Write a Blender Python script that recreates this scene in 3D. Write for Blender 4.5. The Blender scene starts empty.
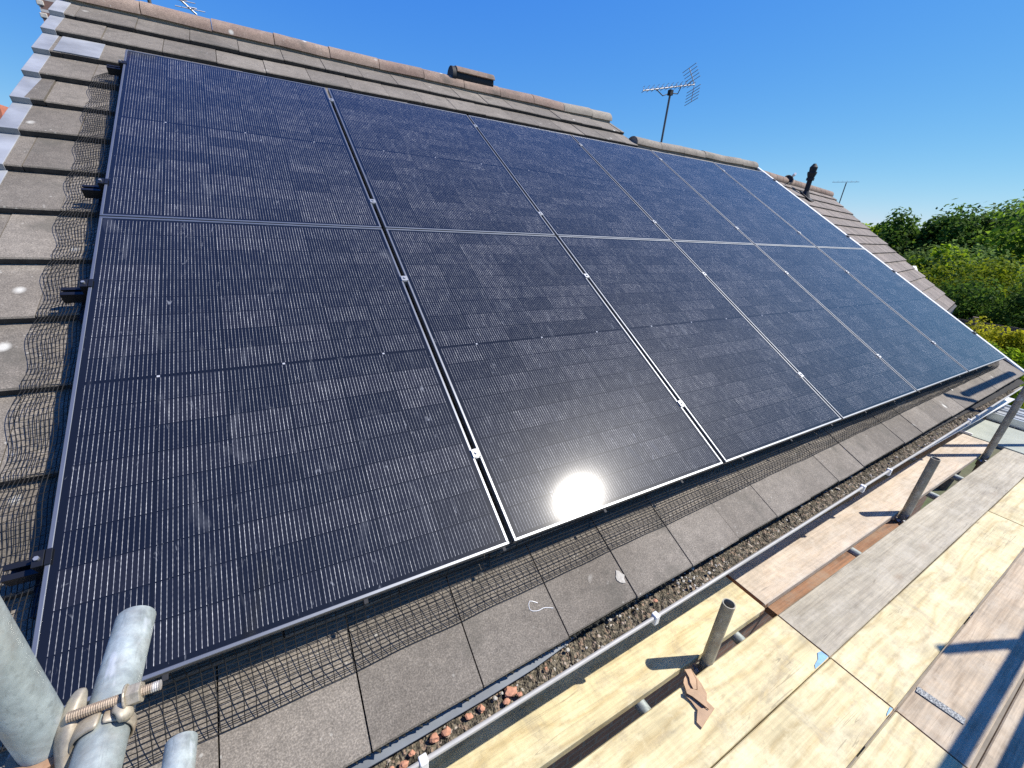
import bpy, bmesh, math, random
from math import sin, cos, pi, radians
from mathutils import Vector, Matrix, noise
random.seed(7)
S = bpy.context.scene
COL = S.collection

# ------------------------------------------------------------ camera
FPX = 411.8
cam_d = bpy.data.cameras.new('camera')
cam = bpy.data.objects.new('camera', cam_d); COL.objects.link(cam)
cam_d.sensor_width = 36.0
cam_d.lens = FPX / 1024 * 36.0
cam_d.clip_start = 0.02; cam_d.clip_end = 5000
CAM = Vector((0.5527, -0.8846, 1.0211))
cam.matrix_world = Matrix(((0.865219,0.138238,-0.481961,0.5527),(-0.496515,0.370007,-0.785218,-0.8846),(0.069782,0.918687,0.388774,1.0211),(0,0,0,1)))
S.camera = cam
# ------------------------------------------------------------ world, sun, exposure
SUN_EL, SUN_AZ = radians(53.0), radians(113.0)
w = bpy.data.worlds.new("World"); S.world = w; w.use_nodes = True
wn = w.node_tree; bg = wn.nodes['Background']
sky = wn.nodes.new('ShaderNodeTexSky'); sky.sky_type = 'NISHITA'; sky.sun_disc = False
sky.sun_elevation = SUN_EL; sky.sun_rotation = SUN_AZ
sky.air_density = 1.0; sky.dust_density = 0.0; sky.ozone_density = 2.4; sky.altitude = 0
# grade of the sky's colour, channel by channel (a phone camera's vivid blue)
sep = wn.nodes.new('ShaderNodeSeparateColor'); cmb = wn.nodes.new('ShaderNodeCombineColor')
wn.links.new(sky.outputs[0], sep.inputs[0])
for ch, (a_, p_) in enumerate(((.250, 1.31), (.84, .84), (4.4, .17))):
    pw = wn.nodes.new('ShaderNodeMath'); pw.operation = 'POWER'; pw.inputs[1].default_value = p_
    mu = wn.nodes.new('ShaderNodeMath'); mu.operation = 'MULTIPLY'; mu.inputs[1].default_value = a_
    wn.links.new(sep.outputs[ch], pw.inputs[0]); wn.links.new(pw.outputs[0], mu.inputs[0]); wn.links.new(mu.outputs[0], cmb.inputs[ch])
wn.links.new(cmb.outputs[0], bg.inputs[0])
bg.inputs[1].default_value = 0.100
sl = bpy.data.lights.new('sun', 'SUN'); sl.energy = 4.8; sl.angle = radians(0.55); sl.color = (1.0, 0.95, 0.87)
so = bpy.data.objects.new('sun', sl); COL.objects.link(so)
sdir = Vector((sin(SUN_AZ) * cos(SUN_EL), cos(SUN_AZ) * cos(SUN_EL), sin(SUN_EL)))
so.rotation_euler = sdir.to_track_quat('Z', 'Y').to_euler(); so.location = (3, -3, 12)
S.view_settings.view_transform = 'Standard'; S.view_settings.look = 'None'
S.view_settings.exposure = 0.52; S.view_settings.gamma = 1.0
S.render.engine = 'CYCLES'
S.cycles.use_denoising = False
S.cycles.max_bounces = 6; S.cycles.diffuse_bounces = 3; S.cycles.glossy_bounces = 3
S.cycles.transparent_max_bounces = 8

# ------------------------------------------------------------ helpers
TH = radians(30)
CT, ST = cos(TH), sin(TH)
def RC(u, v, z): return Vector((u, v * CT - z * ST, v * ST + z * CT))
RROT = Matrix.Rotation(TH, 4, 'X')

class MB:
    """collects verts and faces (world space)"""
    def __init__(s): s.v = []; s.f = []
    def add(s, vs, fs):
        b = len(s.v); s.v += [Vector(p) for p in vs]; s.f += [tuple(b + i for i in f) for f in fs]
    def box(s, x0, x1, y0, y1, z0, z1, fn=None):
        vs = [(x0,y0,z0),(x1,y0,z0),(x1,y1,z0),(x0,y1,z0),(x0,y0,z1),(x1,y0,z1),(x1,y1,z1),(x0,y1,z1)]
        if fn: vs = [fn(*p) for p in vs]
        s.add(vs, [(0,3,2,1),(4,5,6,7),(0,1,5,4),(1,2,6,5),(2,3,7,6),(3,0,4,7)])
        return s
    def tube(s, pts, r, n=12, hollow=0.0, cap=True, r_end=None):
        pts = [Vector(p) for p in pts]; m = len(pts)
        rings = []
        up = None
        for i, p in enumerate(pts):
            d = (pts[min(i+1, m-1)] - pts[max(i-1, 0)]).normalized()
            if up is None:
                a = Vector((0,0,1)) if abs(d.z) < .9 else Vector((1,0,0))
                e1 = d.cross(a).normalized()
            else:
                e1 = (up - d * up.dot(d)).normalized()
            up = e1; e2 = d.cross(e1)
            rr = r if r_end is None else r + (r_end - r) * i / (m - 1)
            rings.append([p + (e1 * cos(2*pi*k/n) + e2 * sin(2*pi*k/n)) * rr for k in range(n)])
        b = len(s.v)
        for rg in rings: s.v += rg
        for i in range(m - 1):
            for k in range(n):
                k2 = (k + 1) % n
                s.f.append((b+i*n+k, b+i*n+k2, b+(i+1)*n+k2, b+(i+1)*n+k))
        if hollow > 0:      # open tube: ring faces and an inner wall
            for end, i in ((0, 0), (1, m - 1)):
                p = pts[i]; q = pts[min(i+1, m-1)] if end == 0 else pts[i-1]
                inn = [p + (x - p) * (1 - hollow / r) for x in rings[i]]
                L = (q - p); L = L.normalized() * min(L.length * .98, .25)
                deep = [x + L for x in inn]
                c = len(s.v); s.v += inn + deep
                for k in range(n):
                    k2 = (k + 1) % n
                    o1, o2 = b+i*n+k, b+i*n+k2
                    s.f.append((o1, o2, c+k2, c+k)); s.f.append((c+k, c+k2, c+n+k2, c+n+k))
                s.f.append(tuple(range(c+n, c+2*n)))
        elif cap:
            s.f.append(tuple(b + k for k in range(n))[::-1]); s.f.append(tuple(b+(m-1)*n+k for k in range(n)))
        return s
    def prism(s, outline, thick, fn):
        """outline: 2-D loop; fn(a, b, h) -> 3-D"""
        n = len(outline); b = len(s.v)
        s.v += [Vector(fn(a, c, 0)) for a, c in outline] + [Vector(fn(a, c, thick)) for a, c in outline]
        s.f.append(tuple(b+i for i in range(n))[::-1]); s.f.append(tuple(b+n+i for i in range(n)))
        for i in range(n):
            j = (i+1) % n; s.f.append((b+i, b+j, b+n+j, b+n+i))
        return s

WM = {}
def setp(o, label=None, cat=None, group=None, kind=None):
    if label: o['label'] = label
    if cat: o['category'] = cat
    if group: o['group'] = group
    if kind: o['kind'] = kind
    return o
def root(name, loc, label, cat, group=None, rot=None):
    o = bpy.data.objects.new(name, None); COL.objects.link(o)
    o.empty_display_size = .1
    M = Matrix.Translation(Vector(loc)) @ (rot if rot else Matrix.Identity(4))
    o.matrix_basis = M; WM[o.name] = M
    return setp(o, label, cat, group)
def obj(name, mb, mat, parent=None, origin=None, smooth=False, bevel=0, seg=2, subsurf=0, rot=None):
    me = bpy.data.meshes.new(name)
    if parent is not None:
        M = WM[parent.name]
    else:
        if origin is None:
            xs = [p.x for p in mb.v]; ys = [p.y for p in mb.v]; zs = [p.z for p in mb.v]
            origin = ((min(xs)+max(xs))/2, (min(ys)+max(ys))/2, min(zs))
        M = Matrix.Translation(Vector(origin)) @ (rot if rot else Matrix.Identity(4))
    Mi = M.inverted()
    me.from_pydata([Mi @ p for p in mb.v], [], mb.f); me.update()
    bm = bmesh.new(); bm.from_mesh(me); bmesh.ops.recalc_face_normals(bm, faces=bm.faces); bm.to_mesh(me); bm.free()
    me.materials.append(mat)
    if smooth:
        for p in me.polygons: p.use_smooth = True
    o = bpy.data.objects.new(name, me); COL.objects.link(o)
    if parent is not None: o.parent = parent
    else: o.matrix_basis = M
    WM[o.name] = M
    if bevel:
        md = o.modifiers.new('bevel', 'BEVEL'); md.width = bevel; md.segments = seg; md.limit_method = 'ANGLE'; md.angle_limit = radians(40)
    if subsurf:
        md = o.modifiers.new('sub', 'SUBSURF'); md.levels = subsurf; md.render_levels = subsurf
    if smooth and not subsurf:
        me.set_sharp_from_angle(angle=radians(45))
    return o
def copy_tree(o, parent=None):
    c = o.copy(); COL.objects.link(c)
    if parent is not None: c.parent = parent
    WM[c.name] = WM[o.name]
    for ch in list(o.children): copy_tree(ch, c)
    return c

# ------------------------------------------------------------ materials
class Mat:
    def __init__(s, name):
        s.m = bpy.data.materials.new(name); s.m.use_nodes = True
        s.t = s.m.node_tree; s.p = s.t.nodes['Principled BSDF']
        s.co = s.t.nodes.new('ShaderNodeTexCoord').outputs['Object']
    def n(s, ty, **kw):
        x = s.t.nodes.new(ty)
        for k, v in kw.items(): setattr(x, k, v)
        return x
    def link(s, a, b): s.t.links.new(a, b)
    def math(s, op, a, b=None, c=None, clamp=False):
        x = s.n('ShaderNodeMath', operation=op); x.use_clamp = clamp
        for i, v in enumerate((a, b, c)):
            if v is None: continue
            if isinstance(v, (int, float)): x.inputs[i].default_value = v
            else: s.link(v, x.inputs[i])
        return x.outputs[0]
    def scale(s, v, sc, loc=None):
        x = s.n('ShaderNodeMapping'); x.inputs['Scale'].default_value = sc
        if loc: x.inputs['Location'].default_value = loc
        s.link(v, x.inputs['Vector']); return x.outputs[0]
    def noise(s, scale, detail=4, rough=.55, vec=None, dist=0):
        x = s.n('ShaderNodeTexNoise'); x.inputs['Scale'].default_value = scale
        x.inputs['Detail'].default_value = detail; x.inputs['Roughness'].default_value = rough
        x.inputs['Distortion'].default_value = dist
        s.link(vec if vec is not None else s.co, x.inputs['Vector']); return x.outputs['Fac']
    def voro(s, scale, vec=None, feature='F1', out='Distance'):
        x = s.n('ShaderNodeTexVoronoi', feature=feature); x.inputs['Scale'].default_value = scale
        s.link(vec if vec is not None else s.co, x.inputs['Vector']); return x.outputs[out]
    def ramp(s, fac, stops):
        x = s.n('ShaderNodeValToRGB'); el = x.color_ramp.elements
        while len(el) < len(stops): el.new(.5)
        for e, (p, c) in zip(el, stops):
            e.position = p; e.color = (*c, 1) if not isinstance(c, (int, float)) else (c, c, c, 1)
        s.link(fac, x.inputs[0]); return x.outputs[0]
    def mix(s, fac, a, b, mode='MIX'):
        x = s.n('ShaderNodeMix', data_type='RGBA', blend_type=mode)
        for i, v in ((0, fac), (6, a), (7, b)):
            if isinstance(v, (int, float)): x.inputs[i].default_value = v
            elif isinstance(v, tuple): x.inputs[i].default_value = (*v, 1)
            else: s.link(v, x.inputs[i])
        return x.outputs[2]
    def base(s, c):
        if isinstance(c, tuple): s.p.inputs['Base Color'].default_value = (*c, 1)
        else: s.link(c, s.p.inputs['Base Color'])
        return s
    def rough(s, r):
        if isinstance(r, (int, float)): s.p.inputs['Roughness'].default_value = r
        else: s.link(r, s.p.inputs['Roughness'])
        return s
    def set(s, **kw):
        for k, v in kw.items(): s.p.inputs[k.replace('_', ' ')].default_value = v
        return s
    def bump(s, h, strength=.3, dist=.002):
        b = s.n('ShaderNodeBump'); b.inputs['Strength'].default_value = strength; b.inputs['Distance'].default_value = dist
        s.link(h, b.inputs['Height']); s.link(b.outputs[0], s.p.inputs['Normal']); return s

def simple(name, c, rough=.6, metal=0, var=.15, sc=8):
    M = Mat(name)
    n = M.noise(sc)
    lo = tuple(x * (1 - var) for x in c); hi = tuple(min(1, x * (1 + var)) for x in c)
    M.base(M.ramp(n, [(.3, lo), (.7, hi)])).rough(rough).set(Metallic=metal)
    return M.m

def tile_mat(name, dark, light, lichen=.6, rnd=.22):
    M = Mat(name)
    n1 = M.noise(2.2, 5); n2 = M.noise(26, 5, .65); n3 = M.noise(240, 2, .7)
    c = M.ramp(n1, [(.3, dark), (.7, light)])
    isl = M.n('ShaderNodeNewGeometry').outputs['Random Per Island']
    c = M.mix(1.0, c, M.ramp(isl, [(0, 1 - rnd), (1, 1 + rnd * .45)]), 'MULTIPLY')
    c = M.mix(.8, c, M.ramp(n2, [(.25, .70), (.75, 1.18)]), 'MULTIPLY')
    c = M.mix(.8, c, M.ramp(n3, [(.32, .6), (.50, 1.0), (.68, 1.7)]), 'MULTIPLY')
    # dark stains and pale lichen spots
    st = M.ramp(M.noise(5.5, 4, .6), [(.56, 0.), (.70, 1.)])
    c = M.mix(M.math('MULTIPLY', st, .55), c, (.085, .078, .06))
    sp = M.voro(7.5, M.scale(M.co, (1, .8, 1)))
    spm = M.math('MULTIPLY', M.ramp(sp, [(.07, 1.), (.17, 0.)]), M.ramp(M.noise(3.1, 2), [(.55, 0.), (.62, 1.)]))
    c = M.mix(M.math('MULTIPLY', spm, lichen), c, (.62, .60, .52))
    sp2 = M.ramp(M.voro(34), [(.10, 1.), (.17, 0.)])
    sp2 = M.math('MULTIPLY', sp2, M.ramp(M.noise(6.3, 2), [(.5, 0.), (.62, 1.)]))
    c = M.mix(M.math('MULTIPLY', sp2, lichen * .6), c, (.50, .48, .41))
    M.base(c).rough(.92)
    h = M.math('ADD', M.math('MULTIPLY', n2, .5), n3)
    M.bump(h, .5, .0015)
    return M.m
TILE = tile_mat('concrete_tile', (.150, .128, .100), (.222, .194, .156), .85, .20)
TILE2 = tile_mat('neighbour_tile', (.185, .155, .128), (.24, .20, .165), .2)
RIDGE = tile_mat('ridge_tile', (.22, .145, .11), (.32, .24, .18), .9)
RIDGE2 = tile_mat('ridge_tile_grey', (.20, .17, .135), (.32, .28, .22), .5)
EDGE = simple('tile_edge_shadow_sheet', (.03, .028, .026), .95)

def wood_mat(name, c1, c2, knot=(.20, .12, .06), wear=None, streak=.5, seed=0.0):
    M = Mat(name)
    info = M.n('ShaderNodeObjectInfo').outputs['Random']
    cx = M.n('ShaderNodeCombineXYZ'); M.link(M.math('MULTIPLY', info, 37.), cx.inputs[0]); M.link(M.math('MULTIPLY', info, 11.), cx.inputs[1])
    va = M.n('ShaderNodeVectorMath', operation='ADD'); M.link(M.co, va.inputs[0]); M.link(cx.outputs[0], va.inputs[1]); V = va.outputs[0]
    warp = M.noise(1.6, 3, .5, M.scale(V, (1, 2.5, 1)))
    # growth rings: distance across the board bent by a slow noise
    sep = M.n('ShaderNodeSeparateXYZ'); M.link(V, sep.inputs[0])
    ring = M.math('ADD', M.math('MULTIPLY', sep.outputs[1], 42.), M.math('MULTIPLY', warp, 9.))
    rs = M.math('ABSOLUTE', M.math('SINE', ring))
    c = M.mix(M.ramp(rs, [(.0, 0.), (.6, 1.)]), c2, c1)
    fib = M.noise(60, 5, .7, M.scale(V, (.06, 1.6, 1)))
    c = M.mix(streak, c, M.ramp(fib, [(.3, .55), (.7, 1.28)]), 'MULTIPLY')
    sawn = M.noise(34, 2, .5, M.scale(V, (1.2, .10, 1)))
    c = M.mix(.35, c, M.ramp(sawn, [(.35, .82), (.6, 1.1)]), 'MULTIPLY')
    boot = M.ramp(M.noise(3.4, 6, .78, M.scale(V, (1, 1.3, 1)), 1.2), [(.50, 0.), (.62, 1.)])
    c = M.mix(M.math('MULTIPLY', boot, .36), c, (.27, .235, .18))
    big = M.noise(2.4, 4, .6, M.scale(V, (.8, 2, 1)))
    c = M.mix(.75, c, M.ramp(big, [(.3, .72), (.5, 1.0), (.72, 1.22)]), 'MULTIPLY')
    kv = M.voro(1.0, M.scale(V, (2.6, 7.5, 1)))
    km = M.ramp(kv, [(.035, 1.), (.16, 0.)])
    c = M.mix(M.math('MULTIPLY', km, .38), c, knot)
    if wear:
        wm = M.ramp(M.noise(7, 6, .7, M.scale(V, (1, 1.6, 1))), [(.48, 0.), (.66, 1.)])
        c = M.mix(M.math('MULTIPLY', wm, .55), c, wear)
    dt = M.ramp(M.noise(23, 5, .7), [(.60, 0.), (.72, 1.)])
    c = M.mix(M.math('MULTIPLY', dt, .30), c, (.16, .13, .09))
    # long drying cracks
    ck = M.noise(30, 2, .5, M.scale(V, (.035, 1, 1)))
    ckm = M.math('LESS_THAN', M.math('ABSOLUTE', M.math('SUBTRACT', ck, .5)), .006)
    ckm = M.math('MULTIPLY', ckm, M.ramp(M.noise(2.1, 2), [(.52, 0.), (.58, 1.)]))
    c = M.mix(M.math('MULTIPLY', ckm, .35), c, (.06, .045, .03))
    M.base(c).rough(.78)
    M.bump(M.math('ADD', fib, M.math('MULTIPLY', M.noise(120, 3, .7), .4)), .35, .0015)
    return M.m
PINE = wood_mat('new_pine', (.61, .515, .29), (.50, .395, .20), wear=(.74, .665, .43))
PINE_PINK = wood_mat('pinkish_ply', (.50, .41, .31), (.45, .36, .26), wear=(.56, .50, .41))
GREYWOOD = wood_mat('weathered_board', (.40, .355, .265), (.35, .305, .225), wear=(.47, .43, .345), streak=.7)
BROWNWOOD = wood_mat('worn_brown_board', (.44, .345, .23), (.37, .28, .18), wear=(.50, .43, .32), streak=.8)
RUSTWOOD = wood_mat('orange_brown_board', (.27, .13, .06), (.17, .085, .04), wear=(.30, .2, .12), streak=.9)

def galv_mat(name, c=(.50, .53, .52), metal=.35, rough=.5, rust=.0):
    M = Mat(name)
    n = M.noise(9, 5, .6, M.scale(M.co, (1, 1, 1))); n2 = M.noise(55, 4, .7)
    col = M.ramp(n, [(.32, tuple(x*.70 for x in c)), (.52, c), (.70, tuple(min(1, x*1.35) for x in c))])
    col = M.mix(.8, col, M.ramp(n2, [(.3, .72), (.7, 1.22)]), 'MULTIPLY')
    fs = M.ramp(M.noise(150, 4, .7, M.scale(M.co, (1, .12, .5))), [(.56, 0.), (.64, 1.)])
    col = M.mix(M.math('MULTIPLY', fs, .45), col, tuple(x*.55 for x in c))
    sm = M.ramp(M.noise(4, 5, .65), [(.56, 0.), (.68, 1.)])
    col = M.mix(M.math('MULTIPLY', sm, .35), col, (.38, .34, .28))
    sc = M.ramp(M.noise(38, 3, .6, M.scale(M.co, (1, .25, .25))), [(.62, 0.), (.70, 1.)])
    col = M.mix(M.math('MULTIPLY', sc, .5), col, (.74, .77, .78))
    if rust:
        rm = M.ramp(M.noise(22, 5, .7), [(.45, 0.), (.62, 1.)])
        col = M.mix(M.math('MULTIPLY', rm, rust), col, (.30, .15, .07))
    M.base(col).rough(M.ramp(n2, [(.3, rough - .08), (.7, rough + .14)])).set(Metallic=metal)
    M.bump(n2, .25, .0008)
    return M.m
GALV = galv_mat('galvanised_tube', (.37, .415, .395), .3, .5, .12)
GALVD = galv_mat('dull_galvanised_tube', (.33, .315, .25), .3, .55, .25)
FORGED = galv_mat('forged_coupler', (.40, .35, .265), .35, .5, .35)
RUSTY = galv_mat('rusty_steel', (.36, .22, .13), .2, .7, .8)
BOLTM = galv_mat('worn_bolt', (.34, .27, .20), .4, .5, .35)
ZINC = simple('bright_zinc', (.36, .37, .38), .5, .7)
ALU = simple('aluminium', (.66, .68, .70), .35, .7)
FRAME = simple('anodised_frame', (.25, .26, .27), .46, .85, .08)
FRAMED = simple('black_frame_side', (.035, .037, .042), .35, .5, .1)
BLACKAL = simple('black_rail', (.016, .017, .020), .38, .4, .2)
BLACKPL = simple('black_plastic', (.012, .012, .013), .7)
WIRE = simple('black_coated_wire', (.008, .008, .008), .8, 0, .1)
UPVC = simple('grey_upvc', (.38, .365, .33), .5, 0, .1, 14)
WHITE = simple('white_upvc', (.76, .76, .74), .35, 0, .06)
VERGE = simple('grey_verge', (.30, .31, .32), .5, 0, .28, 5)
FELT = simple('grey_felt', (.13, .145, .16), .6, 0, .25, 9)
MOSS = simple('black_moss', (.025, .024, .017), .95, 0, .4, 60)
BRICK = None
def brick_mat(name, c1, c2, mortar=(.45, .42, .38), s=1.0):
    M = Mat(name)
    b = M.n('ShaderNodeTexBrick'); b.inputs['Scale'].default_value = 1.0
    b.inputs['Brick Width'].default_value = .225*s; b.inputs['Row Height'].default_value = .075*s; b.inputs['Mortar Size'].default_value = .009*s
    b.inputs['Color1'].default_value = (*c1, 1); b.inputs['Color2'].default_value = (*c2, 1); b.inputs['Mortar'].default_value = (*mortar, 1)
    sep = M.n('ShaderNodeSeparateXYZ'); M.link(M.co, sep.inputs[0])
    cb = M.n('ShaderNodeCombineXYZ'); M.link(M.math('ADD', sep.outputs[0], sep.outputs[1]), cb.inputs[0]); M.link(sep.outputs[2], cb.inputs[1])
    M.link(cb.outputs[0], b.inputs['Vector'])
    c = M.mix(.6, b.outputs['Color'], M.ramp(M.noise(14, 5), [(.3, .7), (.7, 1.2)]), 'MULTIPLY')
    M.base(c).rough(.9); M.bump(b.outputs['Fac'], -.4, .004)
    return M.m
BRICK = brick_mat('red_brick', (.24, .13, .085), (.19, .11, .075), (.22, .18, .14))
BRICKL = brick_mat('pinkish_chimney_brick', (.34, .20, .15), (.22, .13, .10), (.60, .57, .52))
TERRA = simple('terracotta', (.62, .20, .10), .8, 0, .2)
TERRACR = simple('terracotta_crumb', (.47, .23, .14), .9, 0, .3, 60)
MORTAR = simple('pale_mortar', (.62, .58, .50), .95, 0, .2, 50)
GRIT = simple('grey_grit', (.42, .39, .33), .95, 0, .25, 60)
CARD = simple('brown_card', (.42, .28, .17), .8, 0, .15, 20)
CARDD = simple('dark_card_edge', (.14, .07, .035), .85, 0, .15, 20)
BLUEP = simple('blue_paint', (.22, .40, .60), .7, 0, .2, 40)
GLASSW = simple('window_glass', (.03, .04, .05), .08, 0, .1)

def cell_mat():
    M = Mat('solar_cells')
    sep = M.n('ShaderNodeSeparateXYZ'); M.link(M.co, sep.inputs[0])
    x, y = sep.outputs[0], sep.outputs[1]
    cx = M.math('DIVIDE', M.math('SUBTRACT', x, .021), .182)
    fx = M.math('FRACT', cx); ix = M.math('FLOOR', cx)
    # two halves of nine rows with a bare strip between them
    up = M.math('GREATER_THAN', y, .881)
    yy = M.math('SUBTRACT', y, M.math('ADD', .0205, M.math('MULTIPLY', up, .8655)))
    cy = M.math('DIVIDE', yy, .0952)
    fy = M.math('FRACT', cy); iy = M.math('FLOOR', cy)
    inx = M.math('MULTIPLY', M.math('GREATER_THAN', x, .021), M.math('LESS_THAN', x, 1.113))
    iny = M.math('MULTIPLY', M.math('GREATER_THAN', yy, 0), M.math('LESS_THAN', yy, .8568))
    inside = M.math('MULTIPLY', inx, iny)
    gx = M.math('LESS_THAN', M.math('ABSOLUTE', M.math('SUBTRACT', fx, .5)), .4850)
    gy = M.math('LESS_THAN', M.math('ABSOLUTE', M.math('SUBTRACT', fy, .5)), .481)
    cell = M.math('MULTIPLY', inside, M.math('MULTIPLY', gx, gy))
    # sixteen bus wires per cell, beaded where they are soldered
    bx = M.math('MULTIPLY', M.math('SUBTRACT', fx, .004), 16 / .992)
    inb = M.math('MULTIPLY', M.math('GREATER_THAN', bx, 0), M.math('LESS_THAN', bx, 16))
    fb = M.math('ABSOLUTE', M.math('SUBTRACT', M.math('FRACT', bx), .5))
    bead = M.math('ADD', .5, M.math('MULTIPLY', .5, M.math('SINE', M.math('MULTIPLY', fy, 2*pi*7))))
    wdt = M.math('ADD', .032, M.math('MULTIPLY', bead, .026))
    bus = M.math('MULTIPLY', M.math('LESS_THAN', fb, wdt), M.math('MULTIPLY', inb, cell))
    wire_on = M.noise(26, 3, .65, M.scale(M.co, (1.5, .6, 1)))
    # colour of each half cell
    cc = M.n('ShaderNodeCombineXYZ'); M.link(M.math('ADD', ix, .5), cc.inputs[0]); M.link(M.math('ADD', iy, M.math('MULTIPLY', up, 17.5)), cc.inputs[1])
    oi = M.n('ShaderNodeObjectInfo').outputs['Random']; M.link(M.math('MULTIPLY', oi, 50), cc.inputs[2])
    wn_ = M.n('ShaderNodeTexWhiteNoise'); M.link(cc.outputs[0], wn_.inputs['Vector'])
    c = M.ramp(wn_.outputs['Value'], [(0, (.0045, .0060, .0110)), (.5, (.0070, .0085, .0140)), (1, (.0120, .0125, .0175))])
    c = M.mix(cell, (.0050, .0062, .0095), c)
    wcol = M.ramp(wire_on, [(.34, (.20, .20, .21)), (.52, (.37, .37, .36)), (.68, (.66, .65, .61))])
    wcol = M.mix(1.0, wcol, M.ramp(wn_.outputs['Value'], [(0, .60), (.5, .86), (1, 1.15)]), 'MULTIPLY')
    c = M.mix(bus, c, wcol)
    # silver tabs on the bare strip, at every other column joint
    tx = M.math('ABSOLUTE', M.math('SUBTRACT', M.math('FRACT', M.math('DIVIDE', M.math('SUBTRACT', x, .021 - .182*1 ), .364)), .5))
    tab = M.math('MULTIPLY', M.math('LESS_THAN', M.math('ABSOLUTE', M.math('SUBTRACT', x, .203)), .0042), 1)
    for q in (.567, .931):
        tab = M.math('ADD', tab, M.math('LESS_THAN', M.math('ABSOLUTE', M.math('SUBTRACT', x, q)), .0042))
    tab = M.math('MULTIPLY', tab, M.math('LESS_THAN', M.math('ABSOLUTE', M.math('SUBTRACT', y, .881)), .0036), clamp=True)
    c = M.mix(tab, c, (.42, .43, .45))
    # dust, wiping smears, water marks
    oc = M.n('ShaderNodeCombineXYZ'); M.link(M.math('MULTIPLY', oi, 23.), oc.inputs[0]); M.link(M.math('MULTIPLY', oi, 9.), oc.inputs[1])
    va = M.n('ShaderNodeVectorMath', operation='ADD'); M.link(M.co, va.inputs[0]); M.link(oc.outputs[0], va.inputs[1]); V = va.outputs[0]
    rot = M.n('ShaderNodeMapping'); rot.inputs['Rotation'].default_value = (0, 0, .7); rot.inputs['Scale'].default_value = (5, 1.6, 1); M.link(V, rot.inputs['Vector'])
    sm = M.ramp(M.noise(2.2, 5, .62, rot.outputs[0], .8), [(.60, 0.), (.80, 1.)])
    sm2 = M.ramp(M.noise(9, 4, .6, rot.outputs[0], 1.5), [(.655, 0.), (.77, 1.)])
    film = M.noise(1.3, 3, .5, V)
    dust = M.math('ADD', M.math('ADD', M.math('MULTIPLY', sm, .11), M.math('MULTIPLY', sm2, .30)), M.math('MULTIPLY', film, .012))
    c = M.mix(dust, c, (.50, .52, .55))
    M.base(c)
    r = M.math('ADD', .31, M.math('ADD', M.math('MULTIPLY', film, .10), M.math('MULTIPLY', sm, .12)))
    M.rough(r).set(IOR=1.16, Coat_Weight=.60, Coat_Roughness=.085, Coat_IOR=1.50)
    M.bump(M.noise(420, 2, .5), .06, .0006)
    return M.m
CELLS = cell_mat()

def leaf_mat(name, c1, c2, c3, trans=.5):
    M = Mat(name)
    isl = M.n('ShaderNodeNewGeometry').outputs['Random Per Island']
    col = M.ramp(isl, [(0, c1), (.5, c2), (1, c3)])
    col = M.mix(.7, col, M.ramp(M.noise(.9, 3), [(.35, .45), (.62, 1.12)]), 'MULTIPLY')
    M.base(col).rough(.7).set(Specular_IOR_Level=.08)
    tr = M.n('ShaderNodeBsdfTranslucent'); M.link(col, tr.inputs[0])
    mx = M.n('ShaderNodeMixShader'); mx.inputs[0].default_value = trans
    M.link(M.p.outputs[0], mx.inputs[1]); M.link(tr.outputs[0], mx.inputs[2])
    M.link(mx.outputs[0], M.t.nodes['Material Output'].inputs[0])
    return M.m
BARK = simple('bark', (.10, .075, .05), .95, 0, .3, 12)

# ------------------------------------------------------------ ground
GZ = -3.1
def ground_mat():
    M = Mat('garden_ground')
    c = M.ramp(M.noise(.25, 4), [(.4, (.075, .10, .035)), (.6, (.14, .12, .085))])
    c = M.mix(.7, c, M.ramp(M.noise(9, 5, .7), [(.3, .6), (.7, 1.3)]), 'MULTIPLY')
    M.base(c).rough(.95); return M.m
g = MB(); g.add([(-900,-900,GZ),(900,-900,GZ),(900,900,GZ),(-900,900,GZ)], [(0,1,2,3)])
setp(obj('ground', g, ground_mat(), origin=(0,0,GZ)), kind='structure')
pv = MB(); pv.box(-3, 12, -3.2, 0.0, GZ - .1, GZ + .03)
setp(obj('path', pv, simple('paving', (.22, .19, .15), .9, 0, .25, 3), origin=(3,-1.5,GZ)), kind='structure')

# ------------------------------------------------------------ the house
HOUSE = root('house', (3.4, 3.9, GZ), 'house with grey concrete tiled roof carrying the rows of solar panels', 'house')
GAUGE = .3285; PITCH = .317; V0 = -.335; UL = -.455; UM = 4.80; UR = 7.42
ZT = -.112; TH_T = .028
def drift(u, v): return v + .018 * max(0, u - .6) * max(0, 1 - v / 3.5)
tiles = MB()
def tile(u0, u1, k, jit=0.004):
    g_ = .0022
    v0 = V0 + k * GAUGE + random.uniform(-.003, .003); v1 = v0 + .40
    a, b = u0 + g_, u1 - g_
    dz = random.uniform(-.0015, .0025); tl = random.uniform(-.0015, .0015)
    sl = -.030 / GAUGE
    n = 3
    vs = []
    # profile across the slope: chamfered tail edge
    prof = [(0, -TH_T), (0, -.005), (.005, 0), (.40, .40 * sl), (.40, .40 * sl - .02)]
    for i in range(n + 1):
        u = a + (b - a) * i / n
        wv = random.uniform(-.0012, .0012)
        for (dv, z) in prof:
            vv = v0 + dv + (wv if dv < .01 else 0)
            vs.append(RC(u, drift(u, vv), ZT + z + dz + tl * i))
    m = len(prof); fs = []
    for i in range(n):
        for j in range(m):
            j2 = (j + 1) % m
            fs.append((i*m+j, (i+1)*m+j, (i+1)*m+j2, i*m+j2))
    fs.append(tuple(range(m))); fs.append(tuple(n*m + j for j in range(m))[::-1])
    tiles.add(vs, fs)
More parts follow.
